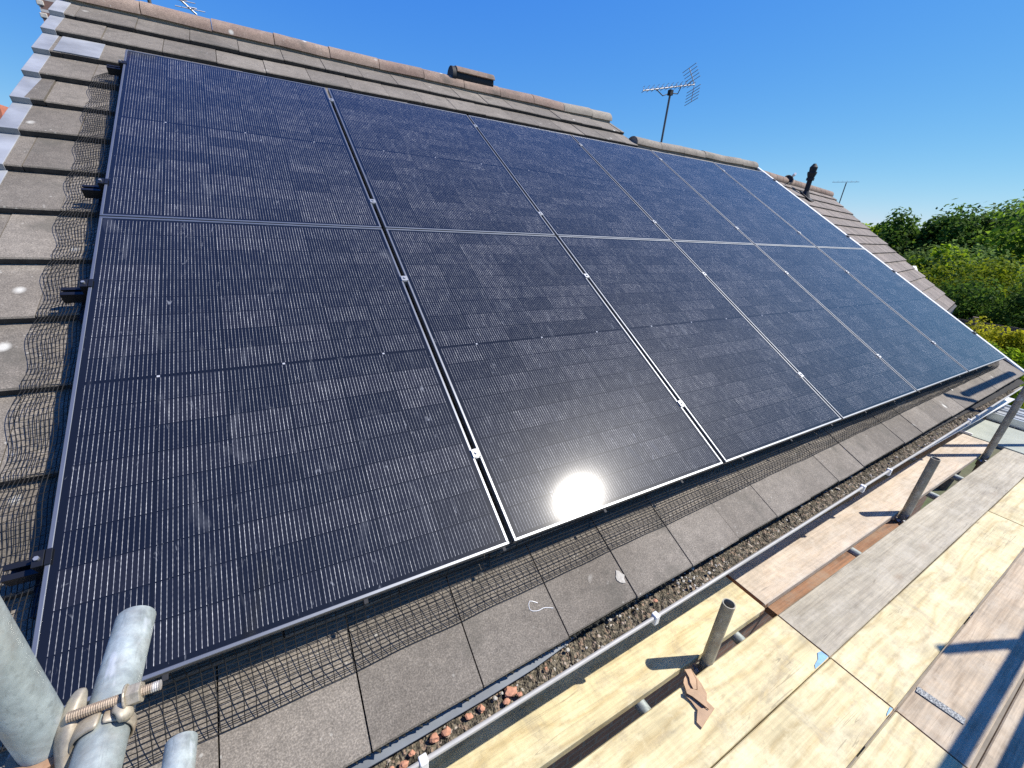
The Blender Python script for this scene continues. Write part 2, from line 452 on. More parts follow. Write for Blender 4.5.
for k in range(0, 15):
    uR = UR if k <= 12 else UM
    if k == 14: uR = UM
    off = .303 if k % 2 == 0 else .461
    u = off - PITCH * 3
    while u < uR:
        a, b = max(u, UL + .006), min(u + PITCH, uR)
        if b - a > .03: tile(a, b, k)
        u += PITCH
roof = obj('roof', tiles, TILE, HOUSE)
roof.data.materials.append(simple('mossy_shaded_tile_tail', (.045, .040, .034), .95, 0, .4, 40))  # tail faces: moss, with their shade also painted into the dark colour
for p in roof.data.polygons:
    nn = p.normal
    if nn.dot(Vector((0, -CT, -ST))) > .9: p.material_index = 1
# underlay sheets and rear slopes give the roof its body
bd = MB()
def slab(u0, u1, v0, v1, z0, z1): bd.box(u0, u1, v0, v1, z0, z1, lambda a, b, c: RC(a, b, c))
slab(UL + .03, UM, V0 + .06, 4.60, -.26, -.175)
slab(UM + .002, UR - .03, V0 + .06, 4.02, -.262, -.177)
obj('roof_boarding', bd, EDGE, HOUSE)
rear = MB()
R1 = RC(0, 4.68, -.14); R2 = RC(0, 4.06, -.14)
for (ua, ub, Rp) in ((UL, UM, R1), (UM + .002, UR, R2)):
    y0, z0 = Rp.y, Rp.z; L = 4.5
    rear.add([(ua,y0,z0),(ub,y0,z0),(ub,y0+L*CT,z0-L*ST),(ua,y0+L*CT,z0-L*ST),
              (ua,y0,z0-.08),(ub,y0,z0-.08),(ub,y0+L*CT,z0-L*ST-.08),(ua,y0+L*CT,z0-L*ST-.08)],
             [(0,1,2,3),(4,7,6,5),(0,4,5,1),(1,5,6,2),(2,6,7,3),(3,7,4,0)])
obj('rear_roof_slope', rear, TILE, HOUSE)
# walls with gable ends
wl = MB()
def gable_wall(xa, xb, Rp, back):
    ye, ze = .06, -.42
    yr, zr = Rp.y, Rp.z - .16
    yb = back
    zb = zr - (yb - yr) * ST / CT
    pts = [(ye, GZ), (yb, GZ), (yb, zb), (yr, zr), (ye, zr - (yr - ye) * ST / CT)]
    wl.prism(pts, 1, lambda a, b, h: (xa + (xb - xa) * h, a, b))
gable_wall(-.40, 4.76, R1, 7.6); gable_wall(4.762, 7.34, R2, 7.1)
obj('wall', wl, BRICK, HOUSE)
# verge cappings on the left edge: one per course
for k in range(0, 15):
    v0 = V0 + k * GAUGE
    m = MB()
    w_ = .070 + random.uniform(-.008, .008)
    m.box(UL - .004, UL + w_, v0 - .004, v0 + .335, ZT - .034, ZT + .0035, lambda a, b, c: RC(a, b, c - max(0, (b - v0)) * .030 / GAUGE))
    obj('verge_cap', m, VERGE, HOUSE, bevel=.002)
m = MB(); v0 = V0 + 12 * GAUGE
m.box(UL + .09, -.16, v0 + .004, v0 + .325, ZT - .01, ZT + .006, lambda a, b, c: RC(a, b, c - max(0, (b - v0)) * .030 / GAUGE))
obj('slate_patch', m, VERGE, HOUSE, bevel=.001)
# white barge boards on the right edge and left gable
m = MB(); m.box(UR + .002, UR + .022, -.34, 4.0, -.30, -.12, lambda a, b, c: RC(a, drift(a, b), c))
m.box(UR - .03, UR + .024, -.34, 4.0, -.119, -.104, lambda a, b, c: RC(a, drift(a, b), c))
obj('bargeboard', m, WHITE, HOUSE)
m = MB(); m.box(UL + .006, UL + .026, -.33, 4.6, -.32, -.16, lambda a, b, c: RC(a, b, c))
setp(obj('bargeboard', m, WHITE, HOUSE))
# ridge tiles
def ridge_tile(u0, u1, P, r=.125, mat=RIDGE, sk=0.0):
    m = MB(); n = 10; rows = []
    lean = random.uniform(-.006, .006)
    for i, u in enumerate((u0 + .003, (u0+u1)/2, u1 - .003)):
        for rr in (r, r - .022):
            for j in range(n + 1):
                a = radians(-4) + (pi + radians(8)) * j / n
                fl = .85 if True else 1
                p = Vector((u, P.y + cos(a) * rr * 1.02, P.z + sin(a) * rr * fl - .045 + lean * (i - 1)))
                m.v.append(p)
    N1 = n + 1
    for i in range(2):
        for j in range(n):
            o = i * 2 * N1
            m.f.append((o+j, o+j+1, o+2*N1+j+1, o+2*N1+j))
            m.f.append((o+N1+j, o+2*N1+N1+j, o+2*N1+N1+j+1, o+N1+j+1))
    for o in (0, 4 * N1):
        for j in range(n): m.f.append((o+j, o+N1+j, o+N1+j+1, o+j+1))
    for j in (0, n):
        for i in range(2):
            o = i * 2 * N1; m.f.append((o+j, o+2*N1+j, o+2*N1+N1+j, o+N1+j))
    return obj('ridge_tile', m, mat, HOUSE, smooth=True)
u = UL + .02
P1 = RC(0, 4.70, -.128)
while u < UM - .05:
    ridge_tile(u, min(u + .445, UM), P1, .118, RIDGE if u < 3.6 else RIDGE2); u += .445
u = UM + .0; P2 = RC(0, 4.075, -.118)
while u < UR - .05:
    ridge_tile(u, min(u + .445, UR), P2, .102, RIDGE2); u += .445
bed = MB(); 
for (ua, ub, P, r) in ((UL + .03, UM - .02, P1, .10), (UM + .02, UR - .02, P2, .085)):
    bed.box(ua, ub, P.y - r, P.y + r, P.z - .13, P.z - .04)
for (ua, P, r) in ((UM + .008, P2, .094), (UR - .035, P2, .094), (UL + .026, P1, .108), (UM - .045, P1, .108)):
    bed.tube([(ua, P.y, P.z - .045), (ua + .025, P.y, P.z - .045)], r * .95, 20)
obj('mortar_bedding', bed, RIDGE2, HOUSE)
# fascia, soffit, gutter
fy = -.165
m = MB(); m.box(UL, UR, fy, fy + .02, -.50, -.315, lambda a, b, c: (a, b + .016*max(0,a-.6), c + .009*max(0,a-.6))); m.box(UL, UR, fy + .02, .09, -.50, -.488)
obj('fascia', m, WHITE, HOUSE)
m = MB()
GX0, GX1 = UL, 7.35
def gxf(x, y, z): return Vector((x, y + .0155 * max(0, x - .6), z + .009 * max(0, x - .6)))
prof = []
yc, rg = -.228, .062; zt_ = -.325
outer = [(yc - rg, zt_)] + [(yc - rg * cos(a), zt_ - .005 - rg * 1.05 * sin(a)) for a in [radians(q) for q in range(5, 180, 14)]] + [(yc + rg, zt_)]
inner = [(p[0] * .0 + yc + (p[0] - yc) * .95, zt_ + (p[1] - zt_) * .95) for p in outer]
loop = outer + inner[::-1]
nx = 24; n = len(loop)
for i in range(nx + 1):
    x = GX0 + (GX1 - GX0) * i / nx
    for (a, b) in loop: m.v.append(gxf(x, a, b + .002 * sin(x * 2.2)))
for i in range(nx):
    for j in range(n):
        j2 = (j + 1) % n; m.f.append((i*n+j, (i+1)*n+j, (i+1)*n+j2, i*n+j2))
m.f.append(tuple(range(n))); m.f.append(tuple(nx*n + j for j in range(n))[::-1])
gut = obj('gutter', m, UPVC, HOUSE, smooth=True)
m = MB()
pts = [gxf(GX0 + (GX1 - GX0) * i / nx, yc - rg - .001, zt_ + .002 * sin((GX0 + (GX1 - GX0) * i / nx) * 2.2)) for i in range(nx + 1)]
m.tube(pts, .0075, 8)
obj('gutter_lip', m, UPVC, gut, smooth=True)
for x in (.735, 1.62, 3.35, 3.72, 5.3):
    m = MB()
    m.box(x - .011, x + .011, yc - rg - .013, yc - rg + .012, zt_ - .03, zt_ + .013, gxf)
    pass
    obj('gutter_clip', m, WHITE, gut, bevel=.003)
# felt strip in the gutter and moss along the tile tails
m = MB(); m.prism([(.2,-.13),(.2,-.238),(.7,-.236),(.95,-.232),(1.12,-.226),(1.25,-.214),(1.36,-.196),(1.45,-.17),(1.48,-.13)], .003, lambda a, b, c: Vector((a, b, -.333 + (b + .262) * .45 + c)))
obj('eaves_felt', m, FELT, HOUSE)
m = MB()
i = 0; x = .05
while x < 7.2:
    p = RC(x, drift(x, V0 - .001), ZT - .020)
    r = random.uniform(.003, .0062) if random.random() < .9 else random.uniform(.006, .010)
    vs = [p + Vector((cos(a) * r * 1.7, random.uniform(-.35, .35) * r + cos(b_) * r, sin(a) * r)) for a, b_ in [(q * pi / 3, q * 1.9) for q in range(6)]]
    top = p + Vector((0, -r * .9, r * .4)); bot = p + Vector((0, r, -r))
    m.add(vs + [top, bot], [(q, (q + 1) % 6, 6) for q in range(6)] + [((q + 1) % 6, q, 7) for q in range(6)])
    x += random.uniform(.003, .010)
setp(obj('moss', m, MOSS, HOUSE), kind='stuff')

# gutter silt and loose pieces
def silt_mat():
    M = Mat('gutter_silt')
    v = M.voro(120, out='Color'); sp = M.n('ShaderNodeSeparateColor'); M.link(v, sp.inputs[0])
    c = M.ramp(sp.outputs[0], [(0, (.03, .025, .018)), (.4, (.10, .085, .055)), (.8, (.20, .17, .12)), (.95, (.28, .19, .13)), (1, (.50, .47, .40))])
    c = M.mix(.6, c, M.ramp(M.noise(12, 4), [(.3, .55), (.7, 1.25)]), 'MULTIPLY')
    M.base(c).rough(.95); M.bump(M.voro(150), 1., .006); return M.m
m = MB(); nx2, ny2 = 520, 8
for i in range(nx2 + 1):
    x = .1 + 6.75 * i / nx2
    for j in range(ny2 + 1):
        y = yc - rg * .9 + rg * 1.8 * j / ny2
        h = .010 * noise.noise(Vector((x * 19, y * 31, 0))) + .013 * noise.noise(Vector((x * 61, y * 83, x * 7))) + .008 * noise.noise(Vector((x*3, 0, 7)))
        m.v.append(gxf(x, y, zt_ - .020 + h - .010 * abs((j - 4) / 4) ** 2))
for i in range(nx2):
    for j in range(ny2):
        a = i * (ny2 + 1) + j; m.f.append((a, a + ny2 + 1, a + ny2 + 2, a + 1))
setp(obj('silt', m, silt_mat(), origin=(.1, yc, zt_)), 'brown silt and grit filling the gutter', 'silt', kind='stuff')
def lump(p, r, mat, name, label, cat, group, sq=.7):
    m = MB(); bm = bmesh.new(); bmesh.ops.create_icosphere(bm, subdivisions=2, radius=r)
    sd = random.uniform(0, 99)
    ex = random.uniform(.8, 1.5)
    for v in bm.verts:
        k = 1 + .5 * noise.noise(v.co / r * 1.3 + Vector((sd, 0, 0))) + .25 * noise.noise(v.co / r * 4 + Vector((sd, 5, 0)))
        v.co = Vector((v.co.x * k * ex, v.co.y * k, v.co.z * k * sq))
    m.add([v.co + Vector(p) for v in bm.verts], [tuple(v.index for v in f.verts) for f in bm.faces]); bm.free()
    return setp(obj(name, m, mat), label, cat, group)
for (x, y, r) in ((.66,-.262,.010),(.69,-.268,.013),(.715,-.255,.009),(.78,-.250,.017),(.815,-.255,.015),(.885,-.250,.013),(.925,-.247,.016),(1.025,-.250,.022),(1.00,-.268,.011),(1.045,-.27,.010),(1.16,-.245,.007),(1.68,-.24,.009)):
    lump(gxf(x, y, zt_ - .008), r * .7, TERRACR, 'terracotta_crumb', 'orange terracotta crumb lying in the gutter silt', 'rubble', 'terracotta crumbs in the gutter')
for i in range(70):
    x = random.choice([random.uniform(.95, 1.9), random.uniform(1.75, 2.1), random.uniform(2.5, 5.6), random.uniform(2.6, 4.0)])
    lump(gxf(x, random.uniform(yc - .055, yc + .03), zt_ - .006), random.uniform(.0025, .007), GRIT, 'mortar_crumb', 'pale mortar crumb lying in the gutter silt', 'rubble', 'pale mortar crumbs in the gutter')

# ridge gas terminal
t = root('ridge_terminal', RC(2.72, 4.70, 0), 'dark gas flue terminal with terracotta top sitting on the ridge', 'roof vent')
m = MB(); tp = P1 + Vector((0, 0, .015))
x0, x1 = 2.56, 3.04
m.tube([(x0, tp.y - .02, tp.z + .04), (x1, tp.y - .02, tp.z + .04)], .075, 18, hollow=.006)
obj('body', m, BLACKPL, t, smooth=True)
m = MB(); n = 10
for x in (x0 + .045, x1 + .01):
    for rr in (.094, .079):
        for j in range(n + 1):
            a = radians(12) + radians(148) * j / n
            m.v.append(Vector((x, tp.y - .02 + cos(a) * rr, tp.z + .04 + sin(a) * rr)))
N1 = n + 1
for j in range(n):
    m.f += [(j, j+1, 2*N1+j+1, 2*N1+j), (N1+j, 3*N1+j, 3*N1+j+1, N1+j+1), (j, N1+j, N1+j+1, j+1), (2*N1+j, 2*N1+j+1, 3*N1+j+1, 3*N1+j)]
for j in (0, n): m.f.append((j, 2*N1+j, 3*N1+j, N1+j))
obj('hood', m, RIDGE, t, smooth=True)
m = MB(); m.tube([(x0 - .005, tp.y - .02, tp.z + .04), (x0 + .035, tp.y - .02, tp.z + .04)], .086, 18, hollow=.008); obj('collar', m, BLACKPL, t, smooth=True)
for i in range(9):
    pass

# chimney at the left gable, seen past the verge
t = root('chimney', (-.36, 4.62, GZ), 'brown brick chimney with white mortar behind the top left verge', 'chimney')
m = MB(); m.box(-.63, -.12, 4.33, 4.95, GZ, 3.1); obj('stack', m, BRICKL, t)
m = MB()
for i in range(26):
    z = 1.2 + i * .075 + random.uniform(-.01, .01); 
    m.box(-.645 + random.uniform(0, .012), -.60, 4.322 + random.uniform(0, .006), 4.40, z, z + .03)
obj('mortar_joints', m, MORTAR, t, bevel=.004)
m = MB(); m.box(-.70, -.05, 4.26, 5.02, 3.1, 3.2); obj('cap', m, MORTAR, t, bevel=.01)
m = MB(); m.tube([(-.37, 4.64, 3.2), (-.37, 4.64, 3.55)], .11, 16, hollow=.02); obj('pot', m, TERRA, t, smooth=True)

# ------------------------------------------------------------ solar panels
PW, PH, GAPU, GAPV = 1.134, 1.762, 1.154, 1.770
pos = ['first', 'second', 'third', 'fourth', 'fifth', 'sixth']
def make_panel(u0, v0):
    r = root('solar_panel', RC(u0, v0, 0), '', 'solar panel', 'solar panels on the roof', RROT)
    fn = lambda a, b, c: RC(u0 + a, v0 + b, c)
    m = MB(); m.box(.005, PW - .005, .005, PH - .005, -.008, -.0018, fn); obj('glass', m, CELLS, r)
    m = MB(); lip = .0095; h = .030
    for (a0, a1, b0, b1) in ((0, PW, 0, lip), (0, PW, PH - lip, PH), (0, lip, lip, PH - lip), (PW - lip, PW, lip, PH - lip)):
        m.box(a0, a1, b0, b1, -h, 0, fn)
    obj('frame', m, FRAME, r, bevel=.0012, seg=1)
    m = MB(); m.box(.013, PW - .013, .013, PH - .013, -.012, -.0082, fn); obj('backsheet', m, BLACKPL, r)
    m = MB(); m.box(.5, .63, PH/2 - .05, PH/2 + .02, -.034, -.0122, fn); obj('junction_box', m, BLACKPL, r)
    return r
proto = make_panel(0, 0)
for j in range(2):
    for i in range(6):
        o = proto if (i == 0 and j == 0) else copy_tree(proto)
        o.matrix_basis = Matrix.Translation(RC(i * GAPU, j * GAPV + random.uniform(-.0015, .0015), random.uniform(-.001, .001))) @ RROT
        WM[o.name] = o.matrix_basis.copy()
        o['label'] = 'black solar panel, %s from the left in the %s row%s' % (pos[i], ('lower', 'upper')[j],
            ', sun glinting on it' if (i, j) == (1, 0) else '')
# mounting rails, each with its clamps and roof hooks
def clamp(u, v, parent, end=False):
    m = MB(); fn = lambda a, b, c: RC(u + a, v + b, c)
    if not end:
        m.box(-.0165, .0165, -.017, .017, .0005, .0035, fn); m.box(-.0085, .0085, -.020, .020, -.03, .0005, fn)
        m.tube([RC(u, v, .0035), RC(u, v, .0085)], .0065, 6)
    else:
        s_ = end
        m.box(min(0, s_*.012), max(0, s_*.012), -.02, .02, .0005, .0035, fn)
        m.box(min(-s_*.022, -s_*.002), max(-s_*.022, -s_*.002), -.02, .02, -.033, .0035, fn)
        pass
    c_ = obj('clamp', m, BLACKAL if end else ZINC, parent, bevel=.0008, seg=1)
    if end:
        m = MB(); m.tube([RC(u - s_*.013, v, .003), RC(u - s_*.013, v, .009)], .0055, 6); obj('bolt', m, ZINC, c_)
    return c_
for n_, (v, nm) in enumerate(((.345, 'lowest'), (1.345, 'second lowest'), (2.02, 'second highest'), (3.325, 'highest'))):
    r = root('mounting_rail', RC(-.085, v, -.07), 'black mounting rail, %s of four, end poking out left of the panels' % nm, 'rail', 'mounting rails under the panels', RROT)
    m = MB()
    fn = lambda a, b, c: RC(a, b, c)
    uE = 6.96
    m.box(-.085, uE, v - .020, v - .016, -.072, -.033, fn); m.box(-.085, uE, v + .016, v + .020, -.072, -.033, fn)
    m.box(-.085, uE, v - .016, v + .016, -.072, -.066, fn); m.box(-.085, uE, v - .016, v - .006, -.039, -.033, fn); m.box(-.085, uE, v + .006, v + .016, -.039, -.033, fn)
    obj('rail_profile', m, BLACKAL, r)
    for i in range(1, 6): clamp(i * GAPU - .010, v, r)
    clamp(0, v, r, 1); clamp(6 * GAPU - .020, v, r, -1)
    for i in range(9):
        u = .0 + i * .85 - .02
        m = MB(); m.box(u - .02, u + .015, v - .10, v + .02, -.084, -.0725, fn); m.box(u - .02, u + .015, v - .11, v - .10, -.115, -.073, fn)
        m.box(u - .02, u + .015, v - .10, v + .1, -.1, -.094, fn)
        obj('roof_hook', m, BLACKAL, r)

# ------------------------------------------------------------ bird mesh
def wire_net(P, nu, nv, rad=.0011):
    """P(i,j) -> point; nu x nv crossings; thin square wires both ways"""
    m = MB()
    grid = [[P(i, j) for j in range(nv)] for i in range(nu)]
    def run(pts):
        k = len(pts); b = len(m.v)
        for i, p in enumerate(pts):
            d = (pts[min(i+1, k-1)] - pts[max(i-1, 0)]).normalized()
            e1 = d.cross(Vector((.13, -.5, .86))).normalized(); e2 = d.cross(e1)
            for (a, c) in ((1, 0), (0, 1), (-1, 0), (0, -1)): m.v.append(p + (e1 * a + e2 * c) * rad)
        for i in range(k - 1):
            for q in range(4):
                m.f.append((b+4*i+q, b+4*i+(q+1) % 4, b+4*(i+1)+(q+1) % 4, b+4*(i+1)+q))
    for i in range(nu): run(grid[i])
    for j in range(nv): run([grid[i][j] for i in range(nu)])
    return m
def profile(kp, n):
    """resample a polyline with catmull smoothing into n even points"""
    pts = []
    for i in range(len(kp) - 1):
        p0 = kp[max(i-1, 0)]; p1 = kp[i]; p2 = kp[i+1]; p3 = kp[min(i+2, len(kp)-1)]
        for s_ in range(12):
            t_ = s_ / 12
            pts.append(tuple(.5 * ((2*p1[c]) + (-p0[c]+p2[c])*t_ + (2*p0[c]-5*p1[c]+4*p2[c]-p3[c])*t_**2 + (-p0[c]+3*p1[c]-3*p2[c]+p3[c])*t_**3) for c in (0, 1)))
    pts.append(kp[-1])
    L = [0]
    for a, b in zip(pts, pts[1:]): L.append(L[-1] + math.dist(a, b))
    out = []
    for k in range(n):
        t_ = L[-1] * k / (n - 1); i = 0
        while i < len(L) - 2 and L[i+1] < t_: i += 1
        f_ = (t_ - L[i]) / max(1e-9, L[i+1] - L[i])
        out.append((pts[i][0] + (pts[i+1][0]-pts[i][0]) * f_, pts[i][1] + (pts[i+1][1]-pts[i][1]) * f_))
    return out
# bottom: v outwards, z
pb = profile([(.004, -.012), (-.006, -.04), (-.022, -.066), (-.06, -.082), (-.105, -.094), (-.152, -.120)], 17)
def Pb(i, j):
    u = -.02 + i * .0254; v, z = pb[j]
    wob = noise.noise(Vector((u * 1.7, 0, 0))); k = j / 16
    v2 = v * (1 + .02 * wob + .03 * noise.noise(Vector((u * 6, 4, 0)))) ; z2 = z + .012 * k * (1 - k) * 3 * noise.noise(Vector((u * 3, 9, 0)))
    return RC(u + .004 * noise.noise(Vector((u * 4, j * .2, 0))), v2 + (.018 * max(0, u - .6) * k), z2)
r = root('bird_mesh', RC(3.4, -.1, -.12), 'black wire bird mesh along the bottom edge of the panels', 'wire mesh', 'bird mesh round the panels')
obj('net', wire_net(Pb, 276, 17), WIRE, r)
def net_clip(p, parent):
    m = MB(); m.box(-.006, .006, -.010, .004, 0, .0030, lambda a, b, c: p + RROT.to_3x3() @ Vector((a, b, c)))
    return obj('clip', m, BLACKPL, parent, bevel=.001, seg=1)
for i in range(16): net_clip(RC(.23 + i * .44, -.007, -.006), r)
# left: u outwards
pl = profile([(.004, -.012), (-.008, -.04), (-.03, -.066), (-.075, -.080), (-.115, -.094), (-.165, -.108)], 18)
def tile_top(v): 
    f_ = ((v - V0) / GAUGE) % 1.0
    return -.030 * f_
def Pl(i, j):
    v = -.02 + i * .0254; u, z = pl[j]; k = j / 17
    st = tile_top(v)
    edge = math.sin((v - V0) / GAUGE * 2 * pi) * .014
    z2 = z + (st + .012) * k * .7
    end = max(0, (v - 3.30) / .15); u2 = u * (1 - .55 * min(1, end) ** 2)
    return RC(u2 + edge * k + .006 * k * noise.noise(Vector((v * 4, 1, 0))), v + .006 * k * noise.noise(Vector((v * 5, j * .3, 5))), z2 + .004)
r = root('bird_mesh', RC(-.1, 1.7, -.12), 'black wire bird mesh along the left edge of the panels, rippling over the tiles', 'wire mesh', 'bird mesh round the panels')
obj('net', wire_net(Pl, 137, 18), WIRE, r)
for i in range(8): net_clip(RC(.006, .45 + i * .41, -.006), r)

# ------------------------------------------------------------ aerials
AER = simple('weathered_aerial', (.30, .30, .31), .5, .6)
def aerial(mast_base, mast_h, boom_a, boom_b, nel, el_len, refl, label, el_dir, mat=AER, r_m=.016, bracket=True):
    t = root('tv_aerial', mast_base, label, 'aerial', 'television aerials')
    mb_ = Vector(mast_base); top = mb_ + Vector((0, 0, mast_h))
    m = MB(); m.tube([mb_, top], r_m, 10); obj('mast', m, simple('dull_mast', (.12, .11, .10), .5, .3), t, smooth=True)
    A, B = Vector(boom_a), Vector(boom_b)
    m = MB(); m.tube([A, B], .009, 8); obj('boom', m, mat, t)
    e = Vector(el_dir).normalized(); d = (B - A).normalized(); upv = d.cross(e).normalized()
    if upv.z < 0: upv = -upv
    m = MB()
    for i in range(nel):
        c = A + (B - A) * (i + .3) / nel; L = el_len * (.7 + .3 * i / nel)
        m.tube([c - e * L / 2, c + e * L / 2], .0045, 5)
        m.tube([c - e * L * .16 + upv * .05, c + e * L * .16 + upv * .05, c], .004, 5)
    obj('elements', m, mat, t)
    if refl:
        m = MB()
        for s_ in (-1, 1):
            bar = [B, B + upv * s_ * refl * .55 - d * refl * (.18 if s_ > 0 else .25)]
            m.tube(bar, .006, 6)
            for k in range(5):
                c = bar[0] + (bar[1] - bar[0]) * (.25 + k * .19)
                m.tube([c - e * el_len * .75, c + e * el_len * .75], .005, 5)
        obj('reflector', m, mat, t)
    if bracket:
        m = MB(); c = (A + B) / 2
        m.tube([top - Vector((0, 0, .02)), c - upv * .10 - d * .16, c - d * .28], .007, 6); m.tube([top - Vector((0, 0, .02)), c - upv * .10 + d * .16, c + d * .26], .007, 6)
        m.box(top.x - .03, top.x + .03, top.y - .03, top.y + .03, top.z - .05, top.z + .02)
        obj('bracket', m, BLACKPL, t)
    return t
aerial((6.40, 4.6, 1.3), 1.58, (5.84, 4.62, 2.80), (6.90, 4.60, 3.06), 11, .22, .42, 'large aerial with a fan reflector on a tall mast above the middle ridge', (.25, .9, -.15))
aerial((-.05, 5.35, 1.0), 1.80, (-.02, 5.45, 2.90), (.31, 5.55, 2.66), 5, .28, 0, 'aerial whose front end dips into view above the left ridge', (.9, .3, .1), bracket=False)
aerial((24.27, 9.78, 0), 3.24, (24.0, 10.25, 3.24), (24.45, 9.35, 3.28), 6, .42, 0, 'small far aerial on a thin mast beyond the neighbouring roof', (.8, .5, 0), r_m=.022, bracket=False)

# ------------------------------------------------------------ neighbouring house
az2 = radians(10.8); p2 = radians(35)
U2 = Vector((cos(az2), sin(az2), 0)); H2 = Vector((-sin(az2), cos(az2), 0)); V2 = H2 * cos(p2) + Vector((0, 0, sin(p2))); N2 = U2.cross(V2)
NR = Vector((16.12, 6.19, 1.99)) + V2 * .325
def NC(a, b, c): return NR + U2 * a + V2 * b + N2 * c      # a along ridge (<=0), b up slope (<=0), c out
NH = root('house', (13.0, 5.6, GZ), 'neighbouring house with a plain brown tiled roof beyond the last panels', 'house')
tb = MB()
for k in range(14):
    off = -(k % 2) * .16
    a = off
    while a > -6.4:
        a0 = max(a - .317, -6.4)
        v0 = -.329 * (k + 1) + .325 - .33 + .02 - .0
        dz = random.uniform(0, .003)
        tb.box(a0 + .003, min(a, 0) - .003, v0, v0 + .36, -.03, 0, lambda x, y, z: NC(x, y, z + dz - (y - v0) * .09))
        a -= .317
obj('roof', tb, TILE2, NH)
m = MB(); m.box(-6.4, -.02, -4.5, -.05, -.12, -.035, NC)
L = 4.6
def NB(a, b, c):   # rear slope
    V3 = -H2 * cos(p2) + Vector((0, 0, sin(p2))); return NR + U2 * a + V3 * b + Vector((0, 0, c))
m.box(-6.4, 0, -L, -.03, -.12, -.03, NB)
obj('roof_boarding', m, TILE2, NH)
m = MB(); a = 0
while a > -6.3:
    m.tube([NC(a, -.04, -.03) + Vector((0,0,0)), NC(a - .43, -.04, -.03)], .11, 12); a -= .445
obj('ridge', m, RIDGE, NH, smooth=True)
m = MB()
hw = 4.4 * cos(p2); zr = NR.z - .16; ze = NR.z - 4.4 * sin(p2) - .16
m.prism([(-hw, GZ), (hw, GZ), (hw, ze), (0, zr), (-hw, ze)], 1, lambda a, b, h: Vector((NR.x, NR.y, 0)) + U2 * (-6.3 + 6.2 * h) - H2 * a * -1 + Vector((0, 0, b)))
obj('wall', m, BRICK, NH)
m = MB(); m.box(-.01, .015, -4.60, -.1, -.20, -.03, NC); obj('bargeboard', m, simple('dark_verge', (.12,.10,.09), .7), NH)
m = MB(); m.box(-6.4, .02, -4.69, -4.62, -.16, -.04, NC); obj('gutter', m, BLACKPL, NH)
m = MB(); m.tube([NC(.03, -4.66, -.1), NC(.03, -4.66, -.1) + Vector((0, 0, -2.4))], .035, 8); obj('downpipe', m, UPVC, NH)
# soil vent pipe
b0 = NC(-3.72, -.56, 0)
t = root('vent_pipe', b0, 'black soil vent pipe with a ribbed cowl near the neighbouring ridge', 'vent pipe')
m = MB(); m.tube([b0 - Vector((0,0,.15)), b0 + Vector((0,0,.40))], .055, 14); obj('pipe', m, BLACKPL, t, smooth=True)
m = MB()
for z0, z1, ra, rb in ((.34,.40,.085,.085),(.40,.49,.070,.10),(.49,.53,.10,.10),(.53,.63,.075,.085),(.63,.71,.085,.03)):
    m.tube([b0 + Vector((0,0,z0)), b0 + Vector((0,0,z1))], ra, 14, r_end=rb)
obj('cowl', m, BLACKPL, t, smooth=True)
m = MB(); m.box(-3.72-.15, -3.72+.15, -.56-.22, -.56+.14, .0, .02, NC); m.tube([b0 - Vector((0,0,.05)), b0 + Vector((0,0,.10))], .12, 14, r_end=.06)
obj('flashing', m, BLACKPL, t)
# dark bracket-like dish lying at the ridge
b1 = NC(-4.1, -.12, .0)
t = root('satellite_dish', b1, 'small dark dish and arm on the neighbouring ridge left of the vent pipe', 'dish')
m = MB(); c1 = b1 + Vector((0, 0, .06))
bm = bmesh.new(); bmesh.ops.create_uvsphere(bm, u_segments=16, v_segments=10, radius=.15)
dd = Vector((-.5, -.75, .45)).normalized(); q_ = dd.to_track_quat('Z', 'Y')
keep = [v for v in bm.verts if v.co.z < -.06]
idx = {v: i for i, v in enumerate(keep)}
m.add([c1 + q_ @ (Vector((v.co.x * 1.0, v.co.y, (v.co.z + .13) * .7))) for v in keep], [tuple(idx[v] for v in f.verts) for f in bm.faces if all(v in idx for v in f.verts)]); bm.free()
dsh = obj('dish', m, BLACKPL, t, smooth=True); sd_ = dsh.modifiers.new('s', 'SOLIDIFY'); sd_.thickness = .006
m = MB(); m.tube([b1 - Vector((0,0,.1)), b1 + Vector((0,0,.17))], .015, 8); m.tube([c1 - Vector((0,0,.1)), c1 + U2 * .38 + Vector((0,0,-.14))], .018, 8)
m.tube([c1 + dd * -.02 + Vector((0,0,-.1)), c1 + dd * .22], .01, 6)
obj('arm', m, BLACKPL, t)
m = MB(); m.tube([c1 + dd * .20, c1 + dd * .28], .03, 10); obj('receiver', m, simple('pale_receiver', (.6,.6,.6), .4), t)
# street lamp beyond the verge
lx, ly = 18.78, 4.47
t = root('street_lamp', (lx, ly, GZ), 'pale lamp post whose head shows between the trees and the neighbouring verge', 'lamp post')
m = MB(); m.tube([(lx, ly, GZ), (lx, ly, .05)], .05, 10, r_end=.035); obj('post', m, UPVC, t, smooth=True)
m = MB(); hn = Vector((-.4, -.6, .7)).normalized(); ha = hn.cross(Vector((.3, .5, .8))).normalized(); hb = hn.cross(ha)
m.box(-.06, .06, -.17, .17, -.03, .03, lambda a, b, c: Vector((lx + .03, ly, .12)) + ha * a + hb * b + hn * c); obj('lamp_head', m, WHITE, t, bevel=.015)

